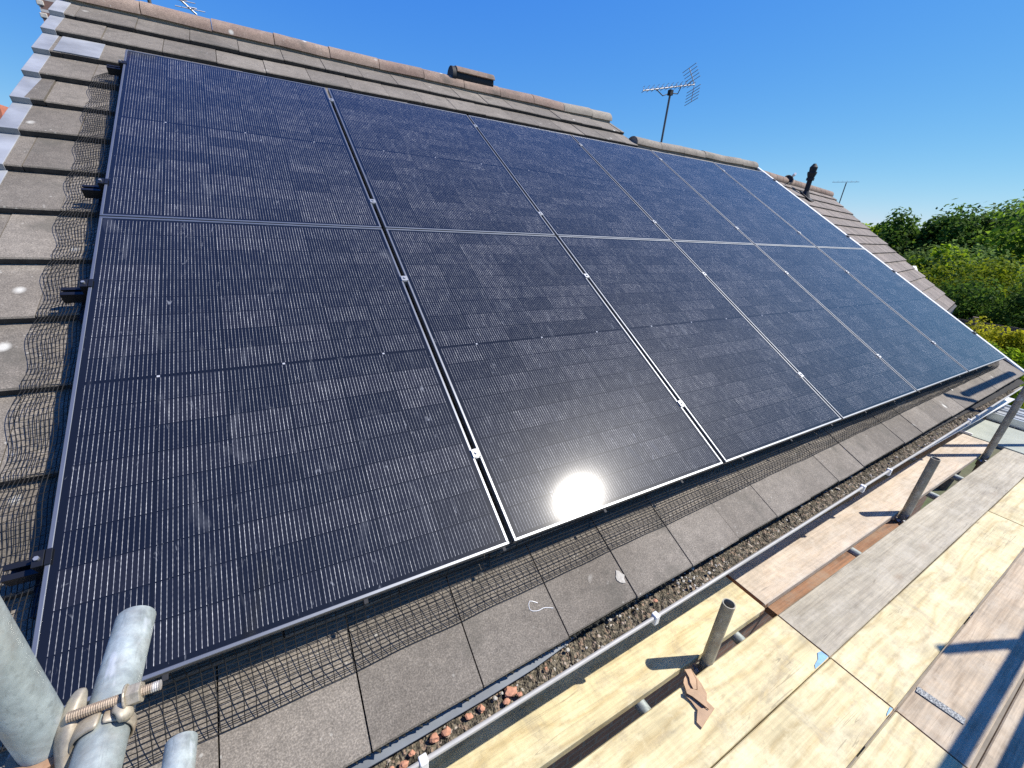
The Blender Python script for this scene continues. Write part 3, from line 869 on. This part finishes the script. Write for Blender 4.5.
# far red chimney at the left edge
t = root('house', (-6.9, 18.6, GZ), 'distant house whose red chimney top touches the left edge', 'house')
m = MB(); m.box(-10.5, -5.6, 16.5, 22, GZ, .6); obj('wall', m, BRICK, t)
m = MB(); m.prism([(16.1, .55), (22.4, .55), (19.25, 2.35)], 1, lambda a, b, h: (-10.7 + 5.3 * h, a, b)); obj('roof', m, simple('red_roof_tiles', (.42,.15,.09), .85, 0, .2, 5), t)
m = MB(); m.box(-6.0, -5.18, 18.0, 18.7, 1.2, 2.72); ch = obj('chimney', m, simple('red_chimney_brick', (.50,.17,.10), .85, 0, .2, 9), t)
for dx in (.2, .58):
    m = MB(); m.tube([(-6.0 + dx, 18.35, 2.72), (-6.0 + dx, 18.35, 2.98)], .11, 12, r_end=.09); obj('chimney_pot', m, TERRA, ch, smooth=True)

# ------------------------------------------------------------ vegetation
def foliage(m, center, rad, n, leaf, clumps=14, seed=0, flat=1.0, core=.35):
    rnd = random.Random(seed)
    cx, cy, cz = center; rx, ry, rz = rad
    cl = []
    for i in range(clumps):
        while True:
            p = Vector((rnd.uniform(-1, 1), rnd.uniform(-1, 1), rnd.uniform(-1, 1)))
            if core < p.length < 1: break
        cl.append((Vector((cx + p.x * rx * .82, cy + p.y * ry * .82, cz + p.z * rz * .82)), rnd.uniform(.16, .34)))
    for i in range(n):
        c, s_ = cl[rnd.randrange(clumps)]
        d = Vector((rnd.gauss(0, 1), rnd.gauss(0, 1), rnd.gauss(0, 1))); d.normalize()
        rr = s_ * (rnd.random() ** .45) * (1 + rnd.random() * .22 * (rnd.random() < .25))
        p = c + Vector((d.x * rx * rr, d.y * ry * rr, d.z * rz * rr * flat))
        nrm = (d * .7 + Vector((rnd.gauss(0, .5), rnd.gauss(0, .5), rnd.gauss(0.3, .5)))).normalized()
        e1 = nrm.cross(Vector((rnd.gauss(0, 1), rnd.gauss(0, 1), rnd.gauss(0, 1)))).normalized(); e2 = nrm.cross(e1)
        l = leaf * rnd.uniform(.6, 1.35); w_ = l * rnd.uniform(.45, .75)
        m.add([p - e1 * l * .5, p + e2 * w_ * .5, p + e1 * l * .55, p - e2 * w_ * .5], [(0, 1, 2, 3)])
def limb(m, a, b, r0, r1, seed):
    rnd = random.Random(seed); a, b = Vector(a), Vector(b); L = (b - a).length
    pts = [a.lerp(b, k / 5) + Vector((rnd.uniform(-1, 1), rnd.uniform(-1, 1), 0)) * L * .035 * (0 < k < 5) for k in range(6)]
    m.tube(pts, r0, 8, r_end=r1)
LM = {
 'lime': leaf_mat('lime_leaves', (.22, .33, .015), (.30, .43, .02), (.38, .52, .035), .55),
 'dark': leaf_mat('dark_leaves', (.045, .095, .018), (.075, .150, .022), (.14, .23, .03)),
 'mid': leaf_mat('mid_leaves', (.11, .20, .018), (.17, .28, .022), (.25, .37, .035)),
 'grey': leaf_mat('grey_green_leaves', (.10, .17, .04), (.15, .235, .055), (.22, .31, .08)),
 'olive': leaf_mat('olive_leaves', (.13, .18, .010), (.20, .25, .013), (.28, .32, .018)),
 'gold': leaf_mat('golden_leaves', (.28, .30, .012), (.45, .44, .02), (.58, .54, .04)),
}
def tree(name, label, x, y, ztop, w_, h, mat, n, leaf, seed, clumps=18, cat='tree', group='trees beyond the roofs', conifer=False):
    t = root(name, (x, y, GZ), label, cat, group)
    ztop += h * .05; m = MB(); cz = ztop - h / 2
    foliage(m, (x, y, cz), (w_ / 2, w_ / 2, h / 2), int(n * 1.9), leaf * .92, int(clumps * 2.0), seed)
    foliage(m, (x, y, cz - h * .04), (w_ * .40, w_ * .40, h * .40), int(n * .35), leaf * 1.5, 14, seed + 50, core=.0)
    obj('crown', m, LM[mat], t)
    m = MB(); zc = ztop - h * .55
    limb(m, (x, y, GZ), (x, y, zc), .16 * w_ / 5 + .05, .09, seed)
    for k in range(6):
        a = k * 1.05 + seed; z0 = GZ + (zc - GZ) * (.55 + .07 * k)
        limb(m, (x, y, z0), (x + cos(a) * w_ * .30, y + sin(a) * w_ * .30, min(ztop - h * .25, z0 + h * .35)), .06, .02, seed + k)
    obj('trunk', m, BARK, t)
    return t
tree('tree', 'lime green tree directly above the neighbouring verge', 29.80, 10.00, 2.35, 6.5, 7, 'lime', 9000, 0.24, 3, 22, 'tree', 'trees beyond the roofs')
tree('tree', 'dull green tree top between the lime tree and the dark one', 38.63, 11.36, 2.15, 8, 7, 'mid', 7000, 0.26, 4, 22, 'tree', 'trees beyond the roofs')
tree('tree', 'tall dark green tree with two rounded heads against the sky', 30.38, 7.56, 2.98, 6, 9, 'dark', 17000, 0.22, 8, 20, 'tree', 'trees beyond the roofs')
tree('tree', 'dark tree top right of the two headed dark tree', 32.54, 7.22, 3.37, 6, 9, 'dark', 9000, 0.22, 6, 22, 'tree', 'trees beyond the roofs')
tree('tree', 'hazy pale green tree top at the right edge against the sky', 45.54, 8.72, 3.76, 9, 9, 'grey', 8000, 0.32, 7, 22, 'tree', 'trees beyond the roofs')
tree('tree', 'mid green tree behind the grey green willow', 37.64, 7.40, 2.33, 8, 9, 'mid', 8000, 0.26, 8, 22, 'tree', 'trees beyond the roofs')
tree('tree', 'bright lime leaved tree in front of the dark trees', 26.17, 5.88, 1.15, 4.6, 6.0, 'lime', 9000, 0.17, 9, 20, 'tree', 'trees beyond the roofs')
tree('tree', 'dark shaded tree right beside the lamp post', 27.40, 7.06, 0.90, 5.8, 6.8, 'dark', 10000, 0.18, 10, 22, 'tree', 'trees beyond the roofs')
tree('willow_tree', 'wide grey green willow at the right edge', 27.00, 4.55, 0.99, 8, 6.6, 'grey', 15000, 0.16, 11, 30, 'tree', 'trees beyond the roofs')
tree('bush', 'olive conifer bush in front of the willow, left one', 22.47, 4.22, 0.44, 4.6, 5.2, 'olive', 11000, 0.13, 12, 22, 'bush', 'bushes in the far garden')
tree('bush', 'olive yellow conifer bush at the right edge under the willow', 22.21, 3.00, 0.60, 5.4, 5.6, 'olive', 12000, 0.13, 13, 22, 'bush', 'bushes in the far garden')
tree('bush', 'dark hedge bush in the shade above the brown fence', 20.64, 3.19, -0.06, 5.0, 4.0, 'dark', 12000, 0.12, 14, 24, 'bush', 'bushes in the far garden')
tree('bush', 'dark bush at the right edge behind the golden bush', 19.35, 1.86, 0.20, 4.2, 4.0, 'dark', 9000, 0.12, 15, 20, 'bush', 'bushes in the far garden')
tree('golden_conifer', 'golden yellow conifer bush beyond the last panel corner', 12.45, 1.02, -.02, 1.5, 2.2, 'gold', 9000, 0.055, 16, 20, 'bush', 'bushes in the far garden')
tree('bush', 'small bright green shrub at the foot of the golden bush', 10.67, 0.43, -0.45, 0.9, 1.3, 'lime', 5000, 0.06, 17, 16, 'bush', 'bushes in the far garden')
tree('bush', 'low green plant between the golden bush and the panel corner', 11.40, 0.92, -0.53, 0.8, 0.9, 'mid', 3000, 0.055, 18, 12, 'bush', 'bushes in the far garden')
tree('tree', 'big mid green tree outside the right edge', 30.22, 3.57, 2.46, 8, 9, 'mid', 9000, 0.24, 19, 22, 'tree', 'trees beyond the roofs')

# ------------------------------------------------------------ garden fence behind the golden bush
t = root('fence', (14.6, 1.7, GZ), 'brown wooden garden fence behind the golden bush', 'fence')
fd = Vector((.35, -1, 0)).normalized(); f0 = Vector((14.4, 3.6, 0))
FM = simple('fence_boards', (.16, .115, .08), .9, 0, .3, 6)
for k in range(4):
    a = f0 + fd * (1.85 * k)
    m = MB()
    for q in range(14):
        p = a + fd * (.02 + q * .13)
        hgt = 2.45 + .01 * random.random()
        m.prism([(0, GZ), (.118, GZ), (.118, GZ + hgt), (0, GZ + hgt)], .018 + .006 * (q % 2), lambda s_, z, h: p + fd * s_ + Vector((fd.y, -fd.x, 0)) * h + Vector((0, 0, z)))
    obj('fence_panel', m, FM, t)
    m = MB(); q0 = a - fd * .05; m.box(q0.x - .05, q0.x + .05, q0.y - .05, q0.y + .05, GZ, GZ + 2.55); obj('fence_post', m, FM, t)

# ------------------------------------------------------------ scaffold boards
BZ = -.65; BT = .038
def board(x0, x1, y0, y1, mat, label, z=BZ, hoop=(), paint=None, band=None, skew=0.0, name='scaffold_board'):
    m = MB(); nx = 22; sd = random.uniform(0, 50)
    ys = [y0, y0 + .004, y0 + (y1-y0)*.33, y0 + (y1-y0)*.66, y1 - .004, y1]
    prof = [(y0, -BT)] + [(ys[0], -.004)] + [(y, 0) for y in ys[1:-1]] + [(ys[-1], -.004)] + [(y1, -BT)]
    n = len(prof)
    for i in range(nx + 1):
        x = x0 + (x1 - x0) * i / nx
        for (y, dz) in prof:
            e = .0025 * noise.noise(Vector((x * 2, y * 5, sd))) 
            m.v.append(Vector((x, y + (e if abs(dz) > .001 or True else 0) + skew * (x - x0), z + dz + (.0015 * noise.noise(Vector((x, y * 8, sd + 9))) if dz == 0 else 0))))
    for i in range(nx):
        for j in range(n):
            j2 = (j + 1) % n; m.f.append((i*n+j, (i+1)*n+j, (i+1)*n+j2, i*n+j2))
    m.f.append(tuple(range(n))); m.f.append(tuple(nx*n + j for j in range(n))[::-1])
    o = setp(obj(name, m, mat, origin=((x0+x1)/2, (y0+y1)/2, z - BT)), label, 'scaffold board', 'scaffold boards of the working platform')
    for hx in hoop:
        s_ = 1 if hx == x0 else -1
        m = MB()
        a, b = sorted((hx - s_ * .0012, hx)); m.box(a, b, y0 + .012, y1 - .012, z - BT + .004, z - .003)
        a, b = sorted((hx, hx + s_ * .03))
        for yy in (y0 - .0012, y1): m.box(a, b, yy + skew * (hx - x0), yy + .0012 + skew * (hx - x0), z - BT + .004, z - .008)
        obj('end_hoop', m, RUSTY, o)
    if paint:
        m = MB(); pts = paint; m.prism(pts, .0016, lambda a, b, h: (a, b, z + .0012 + h)); obj('paint_mark', m, BLUEP, o)
    return o
ANY_Y = [(-.335, -.105), (-.606, -.383), (-.832, -.610), (-1.045, -.838), (-1.283, -1.058)]
JX = 2.425
left = ['bright new pine board nearest the gutter, before the joint', 'bright new pine board with the card scrap on it, second from the gutter',
        'bright new pine board with blue paint at its corner, third from the gutter', 'pale pine board fourth from the gutter, before the joint', 'worn board at the outer edge before the joint']
right = ['pinkish ply board lying along the gutter beyond the joint', 'weathered grey board beside the long gap, second from the gutter',
         'bright yellow pine board between two grey ones, third from the gutter', 'worn grey brown board crossed by the guard rail shadow', 'worn outer board beyond the joint with rusty edge']
lm = [PINE, PINE, PINE, PINE, BROWNWOOD]; rm = [PINE_PINK, GREYWOOD, PINE, BROWNWOOD, BROWNWOOD]
for i, (a, b) in enumerate(ANY_Y):
    pt = None
    if i == 1: pt = [(JX-.006, a+.002), (JX-.05, a+.001), (JX-.115, a+.002), (JX-.10, a+.012), (JX-.06, a+.018), (JX-.03, a+.034), (JX-.008, a+.030)]
    if i == 2: pt = [(JX-.006, a+.002), (JX-.06, a+.002), (JX-.045, a+.006), (JX-.008, a+.010)]
    board(-1.48, JX - .004 - (.016 if i == 0 else 0), a, b, lm[i], left[i], hoop=(JX - .004 - (.016 if i == 0 else 0),), paint=pt)
far_x = [6.13, 6.12, 4.62, 6.12, 6.10]
for i, (a, b) in enumerate(ANY_Y):
    board(JX + .004, far_x[i], a + (.0 if i else .012), b, rm[i], right[i], hoop=(JX + .004,))
board(4.63, 6.12, -.832, -.610, PINE, 'short bright pine board continuing the yellow one towards the far end')
# galvanised nail-plate strip on the worn board
p0, p1 = Vector((2.603, -.846, BZ + .003)), Vector((2.618, -.985, BZ + .003))
m = MB(); d = (p1 - p0).normalized(); s_ = Vector((-d.y, d.x, 0))
m.prism([(0, -.017), ((p1-p0).length, -.017), ((p1-p0).length, .017), (0, .017)], .002, lambda a, b, h: p0 + d * a + s_ * b + Vector((0, 0, h)))
NP = Mat('nail_plate'); v_ = NP.voro(160); NP.base(NP.ramp(v_, [(.3, (.09, .095, .095)), (.5, (.24, .25, .25))])).rough(.6).set(Metallic=.3); NP.bump(v_, .8, .003)
setp(obj('steel_strip', m, NP.m), 'dimpled galvanised strip nailed across the worn board', 'metal strip')
# orange brown timber glimpsed in the gap
board(2.50, 3.98, -.44, -.30, RUSTWOOD, 'orange brown timber lying in the gap below the boards', z=-.715, name='timber')
# pale sheet and aluminium staging at the far end
m = MB(); m.box(6.155, 6.86, -1.3, -.065, BZ - .02, BZ + .001)
SH = Mat('pale_sheet'); SH.base(SH.mix(.6, SH.ramp(SH.noise(5, 5), [(.3, (.27, .295, .25)), (.7, (.37, .39, .33))]), SH.ramp(SH.noise(90, 3), [(.3, .75), (.7, 1.2)]), 'MULTIPLY')).rough(.8)
sh = setp(obj('deck_sheet', m, SH.m, bevel=.003), 'pale grey green sheet at the far end of the platform', 'sheet')
m = MB(); m.box(6.155, 6.175, -.16, -.062, BZ + .0015, BZ + .02); obj('white_edging', m, WHITE, sh)
st = root('staging_board', (7.2, -.6, BZ), 'ribbed aluminium staging board across the far end of the platform', 'staging board')
m = MB()
for k in range(5): m.box(6.92 + k * .12, 7.01 + k * .12, -1.4, -.09, BZ + .055, BZ + .065)
obj('deck', m, simple('grey_staging', (.30, .32, .34), .5, .2, .2, 12), st)
for k in (0, 2, 4):
    m = MB(); m.box(6.905 + k * .12, 6.918 + k * .12, -1.4, -.09, BZ - .0, BZ + .082); obj('rib', m, ALU, st)
m = MB()
for q in range(6): m.box(6.92, 7.50, -.15 - q * .24, -.13 - q * .24, BZ + .03, BZ + .053)
obj('rung', m, ALU, st)

# ------------------------------------------------------------ scaffold tubes
TR = .02415
def tube_thing(name, a, b, label, cat='scaffold tube', group='scaffold tubes', mat=GALV):
    m = MB(); a, b = Vector(a), Vector(b)
    k = max(2, int((b - a).length / .3)); m.tube([a.lerp(b, i / k) for i in range(k + 1)], TR, 28, hollow=.004)
    return setp(obj(name, m, mat, smooth=True), label, cat, group)
GY = -.372
tube_thing('scaffold_standard', (.246, -.375, GZ), (.246, -.375, 2.6), 'thick upright galvanised tube at the lower left corner', 'scaffold standard', 'upright scaffold standards')
tube_thing('scaffold_standard', (1.93, -.365, GZ), (1.93, -.365, -.32), 'short dull tube end sticking up beside the card scrap', 'scaffold standard', 'upright scaffold standards', GALVD)
tube_thing('scaffold_standard', (4.02, -.352, GZ), (4.02, -.352, -.222), 'short dull tube end sticking up between pink and grey boards', 'scaffold standard', 'upright scaffold standards', GALVD)
tube_thing('scaffold_standard', (5.76, -.350, GZ), (5.76, -.350, .14), 'tall dull upright tube at the right edge of the picture', 'scaffold standard', 'upright scaffold standards', GALVD)
tube_thing('guard_tube', (.306, -1.46, .399), (.306, -.228, .399), 'cut galvanised tube pointing at the panels, bolt clamped across it', 'scaffold tube')
tube_thing('guard_tube', (.303, -1.46, .087), (.303, -.236, .087), 'lower pale tube end showing at the bottom edge over the mesh', 'scaffold tube')
for x in (-1.0, .35, 1.60, 2.17, 3.37, 4.66, 5.25, 6.05, 6.7):
    pass
trl = ['left of the stub', 'right of the stub', 'beside the orange timber', 'near the far stub', 'before the tall upright']
for x, l in zip((1.585, 2.20, 3.36, 4.62, 5.15), trl):
    tube_thing('transom_tube', (x, -1.38, BZ - BT - TR - .002), (x, -.02, BZ - BT - TR - .002), 'cross tube under the boards, seen in the gap %s' % l, 'scaffold tube', 'cross tubes under the boards')
tube_thing('ledger_tube', (-1.5, -.415, -.765), (7.8, -.405, -.765), 'long tube running under the boards along the gap', 'scaffold tube')
# outer side of the scaffold (behind and right of the camera): it throws the shadows on the boards
OY = -1.42
for x, h, l in ((-.9, 2.6, 'outer upright behind the camera'), (4.32, BZ + 1.99, 'outer upright whose shadow crosses the worn board'), (8.9, 2.0, 'outer upright at the far end')):
    tube_thing('scaffold_standard', (x, OY, GZ), (x, OY, h), l, 'scaffold standard', 'upright scaffold standards')
tube_thing('guard_rail', (-1.6, OY + .05, BZ + 1.22), (9.3, OY + .05, BZ + 1.22), 'upper outer guard rail', 'guard rail', 'outer guard rails')
tube_thing('guard_rail', (-1.6, OY + .05, BZ + .87), (9.3, OY + .05, BZ + .87), 'lower outer guard rail', 'guard rail', 'outer guard rails')
tube_thing('scaffold_standard', (6.56, -.52, GZ), (6.56, -.52, 1.58), 'upright just outside the right edge whose shadow falls on the last tiles', 'scaffold standard', 'upright scaffold standards', GALVD)
m = MB(); m.box(6.60, 8.10, -.495, -.457, 1.17, 1.27)
setp(obj('guard_board', m, GREYWOOD, bevel=.003), 'plank set on edge beyond the tall right upright as a guard board', 'guard board')

def sleeve(m, c, axis, r0, r1, L, a0=0, a1=360, n=20, ref=None):
    """part of a ring around a tube"""
    c, ax = Vector(c), Vector(axis).normalized()
    e1 = (Vector(ref) - ax * Vector(ref).dot(ax)).normalized(); e2 = ax.cross(e1)
    b = len(m.v)
    for i in range(n + 1):
        a = radians(a0 + (a1 - a0) * i / n); d_ = e1 * cos(a) + e2 * sin(a)
        for (r, l) in ((r0, -L/2), (r0, L/2), (r1, L/2 - .003), (r1, -L/2 + .003)): m.v.append(c + d_ * r + ax * l)
    for i in range(n):
        for j in range(4):
            j2 = (j + 1) % 4; m.f.append((b+4*i+j, b+4*i+j2, b+4*(i+1)+j2, b+4*(i+1)+j))
    m.f.append((b, b+1, b+2, b+3)); m.f.append((b+4*n+3, b+4*n+2, b+4*n+1, b+4*n))
def threaded(m, a, b, r, pitch=.0022, n=12):
    a, b = Vector(a), Vector(b); L = (b - a).length; k = int(L / pitch * 2)
    d = (b - a).normalized(); e1 = d.cross(Vector((0, 0, 1))).normalized(); e2 = d.cross(e1); base = len(m.v)
    for i in range(k + 1):
        rr = r if i % 2 == 0 else r * .86
        for q in range(n): m.v.append(a + (b - a) * i / k + (e1 * cos(2*pi*q/n) + e2 * sin(2*pi*q/n)) * rr)
    for i in range(k):
        for q in range(n): q2 = (q+1) % n; m.f.append((base+i*n+q, base+i*n+q2, base+(i+1)*n+q2, base+(i+1)*n+q))
    m.f.append(tuple(base+q for q in range(n))[::-1]); m.f.append(tuple(base+k*n+q for q in range(n)))
def blob(m, pts):
    """smooth lumpy forging grown along a chain (point, rx, ry, rz)"""
    n = 14
    b = len(m.v); ks = len(pts)
    for i, (p, ra, rb) in enumerate(pts):
        p = Vector(p); q = Vector(pts[min(i+1, ks-1)][0]) - Vector(pts[max(i-1, 0)][0]); d = q.normalized()
        e1 = d.cross(Vector((0, 1, 0))).normalized(); e2 = d.cross(e1)
        for k in range(n): 
            a = 2*pi*k/n; sq = 1 + .10 * cos(4*a)
            m.v.append(p + e1 * cos(a) * ra * sq + e2 * sin(a) * rb * sq)
    for i in range(ks - 1):
        for k in range(n): k2 = (k+1) % n; m.f.append((b+i*n+k, b+i*n+k2, b+(i+1)*n+k2, b+(i+1)*n+k))
    m.f.append(tuple(b+k for k in range(n))[::-1]); m.f.append(tuple(b+(ks-1)*n+k for k in range(n)))
# the big coupler between the corner upright and the cut tube
cp = root('coupler', (.276, -.385, .37), 'rusty bolted coupler joining the corner upright to the cut tube', 'coupler', 'scaffold couplers')
T2 = Vector((.306, 0, .399))
m = MB()
blob(m, [((.2835,-.352,.432),.004,.006), ((.281,-.360,.430),.0085,.010), ((.279,-.372,.426),.0095,.011), ((.277,-.384,.418),.0125,.013), ((.2745,-.398,.404),.013,.0135), ((.272,-.408,.392),.009,.010), ((.270,-.417,.383),.007,.008), ((.268,-.428,.372),.011,.011), ((.266,-.44,.36),.010,.010)])
sleeve(m, (.306, -.395, .399), (0, 1, 0), .0248, .0315, .040, -60, 95, 16, (-1, 0, 0))
obj('body', m, FORGED, cp, smooth=True, subsurf=1)
m = MB(); sleeve(m, (.246, -.375, .365), (0, 0, 1), .0246, .0335, .055, 0, 360, 28, (1, 0, 0)); obj('saddle', m, RUSTY, cp, smooth=True)
m = MB(); sleeve(m, (.306, -.399, .399), (0, 1, 0), .0250, .0292, .022, 8, 190, 22, (0, 0, 1)); 
blob(m, [((.320,-.388,.4245),.006,.007), ((.327,-.393,.430),.008,.012), ((.331,-.401,.427),.009,.013), ((.332,-.412,.418),.007,.011)])
obj('flap', m, FORGED, cp, smooth=True, subsurf=1)
m = MB(); threaded(m, (.279,-.388,.4335), (.3655,-.3925,.4345), .0060); obj('bolt', m, BOLTM, cp, smooth=False)
m = MB(); m.tube([(.3335,-.391,.434), (.3475,-.3917,.4342)], .0125, 6); m.tube([(.3310,-.391,.434), (.3335,-.391,.434)], .0145, 20)
obj('nut', m, FORGED, cp, bevel=.001)
m = MB(); blob(m, [((.252,-.418,.372),.010,.012), ((.256,-.424,.362),.015,.016), ((.258,-.430,.350),.016,.017), ((.258,-.436,.338),.012,.012)]); obj('lug', m, RUSTY, cp, smooth=True)
# small couplers at the feet of the other uprights
def small_coupler(x, y, label):
    c = root('coupler', (x, y, BZ - .10), label, 'coupler', 'scaffold couplers')
    z = BZ - .085
    m = MB(); sleeve(m, (x, y, z), (0, 0, 1), .0246, .033, .05, 0, 360, 24, (1, 0, 0)); sleeve(m, (x - .01, y - .04, z - .03), (1, 0, 0), .0246, .033, .05, 0, 360, 24, (0, 1, 0)); obj('body', m, GALVD, c, smooth=True)
    m = MB(); threaded(m, (x - .045, y - .005, z + .028), (x - .040, y + .03, z + .040), .006); m.tube([(x - .044, y - .0, z + .032), (x - .043, y + .012, z + .034)], .012, 6); obj('bolt', m, ZINC, c)
    m = MB(); threaded(m, (x - .052, y - .02, z + .04), (x - .02, y - .022, z + .045), .006); m.tube([(x - .05, y - .02, z + .04), (x - .037, y - .021, z + .042)], .012, 6); obj('bolt', m, ZINC, c)
small_coupler(1.93, -.365, 'dark coupler with shiny bolts at the foot of the nearest tube stub')
small_coupler(4.02, -.352, 'dark coupler at the foot of the stub between pink and grey boards')
small_coupler(5.76, -.350, 'dark coupler at the foot of the tall right upright')

# ------------------------------------------------------------ small loose things
t = root('card_scrap', (1.79, -.44, BZ), 'crumpled brown card scrap lying over the board edge', 'card scrap')
def card(name, pts, z0s, mat=CARD, th=.0022):
    m = MB(); n = len(pts)
    m.v += [Vector((a, b, z)) for (a, b), z in zip(pts, z0s)] + [Vector((a, b, z + th)) for (a, b), z in zip(pts, z0s)]
    m.f.append(tuple(range(n))[::-1]); m.f.append(tuple(range(n, 2*n)))
    for i in range(n): j = (i+1) % n; m.f.append((i, j, n+j, n+i))
    return obj(name, m, mat, t)
card('sheet', [(1.7984,-0.3511), (1.8237,-0.3614), (1.8144,-0.4158), (1.8022,-0.4531), (1.7806,-0.4690), (1.7847,-0.5000), (1.7478,-0.5063), (1.6835,-0.5196), (1.6813,-0.4985), (1.7219,-0.4718), (1.7245,-0.4421), (1.7198,-0.4201), (1.7388,-0.4049), (1.7493,-0.3847), (1.7654,-0.3746), (1.7823,-0.3701)], [BZ + 0.0120, BZ + 0.0120, BZ + 0.0110, BZ + 0.0090, BZ + 0.0070, BZ + 0.0060, BZ + 0.0040, BZ + 0.0030, BZ + 0.0040, BZ + 0.0060, BZ + 0.0080, BZ + 0.0100, BZ + 0.0120, BZ + 0.0140, BZ + 0.0140, BZ + 0.0130])
card('dark_fold', [(1.7948,-0.3590), (1.8185,-0.3674), (1.8049,-0.4045), (1.7761,-0.4283), (1.7650,-0.4225), (1.7723,-0.4007), (1.7848,-0.3861)], [BZ + .0165] * 7, CARDD)
card('fold', [(1.7911,-0.3572), (1.8148,-0.3656), (1.8012,-0.4027), (1.7724,-0.4265), (1.7614,-0.4207), (1.7686,-0.3989), (1.7811,-0.3843)], [BZ + .021, BZ + .021, BZ + .019, BZ + .018, BZ + .019, BZ + .021, BZ + .022])
card('dark_fold', [(1.7325,-0.4111), (1.7519,-0.4172), (1.7715,-0.4335), (1.7813,-0.4585), (1.7716,-0.4700), (1.7537,-0.4950), (1.7473,-0.4766), (1.7351,-0.4388), (1.7236,-0.4205)], [BZ + .0165] * 9, CARDD)
card('fold', [(1.7322,-0.4091), (1.7516,-0.4151), (1.7712,-0.4314), (1.7810,-0.4565), (1.7712,-0.4680), (1.7533,-0.4930), (1.7470,-0.4746), (1.7348,-0.4368), (1.7233,-0.4185)], [BZ + .021, BZ + .022, BZ + .021, BZ + .0195, BZ + .019, BZ + .019, BZ + .020, BZ + .021, BZ + .022])
card('fold', [(1.7216,-0.4721), (1.7430,-0.4805), (1.7585,-0.4943), (1.7809,-0.4994), (1.7477,-0.5053), (1.6856,-0.5185), (1.6835,-0.4979)], [BZ + .012, BZ + .012, BZ + .011, BZ + .010, BZ + .008, BZ + .0065, BZ + .0075])
# white twine bits on the tiles
def twine(pts, label):
    m = MB(); P = profile(pts, 16); m.tube([RC(a, b, ZT - .030*(((b-V0)/GAUGE) % 1) + .003) for a, b in P], .0011, 5)
    setp(obj('twine', m, WHITE), label, 'twine', 'bits of white twine on the tiles')
twine([(1.20, -.19), (1.175, -.175), (1.165, -.20), (1.19, -.212), (1.215, -.212), (1.245, -.225)], 'curl of white twine on the tiles left of the glint')
twine([(3.50, -.13), (3.47, -.15), (3.56, -.16), (3.60, -.14), (3.62, -.17)], 'thin white twine on the tiles below the fourth panel')
for (u, v, l) in ((5.55, -.06, 'small white flake on the tiles near the far end of the mesh'), (1.55, -.23, 'pale bird dropping on a tile below the glinting panel')):
    m = MB(); n = 11; pts = [(cos(2*pi*k/n) * random.uniform(.012, .022), sin(2*pi*k/n) * random.uniform(.012, .03)) for k in range(n)]
    m.prism(pts, .001, lambda a, b, h: RC(u + a, v + b, ZT - .030*(((v+b-V0-.018*max(0,u-.6))/GAUGE) % 1) + .0012 + h + .001))
    setp(obj('flake', m, GRIT), l, 'flake')
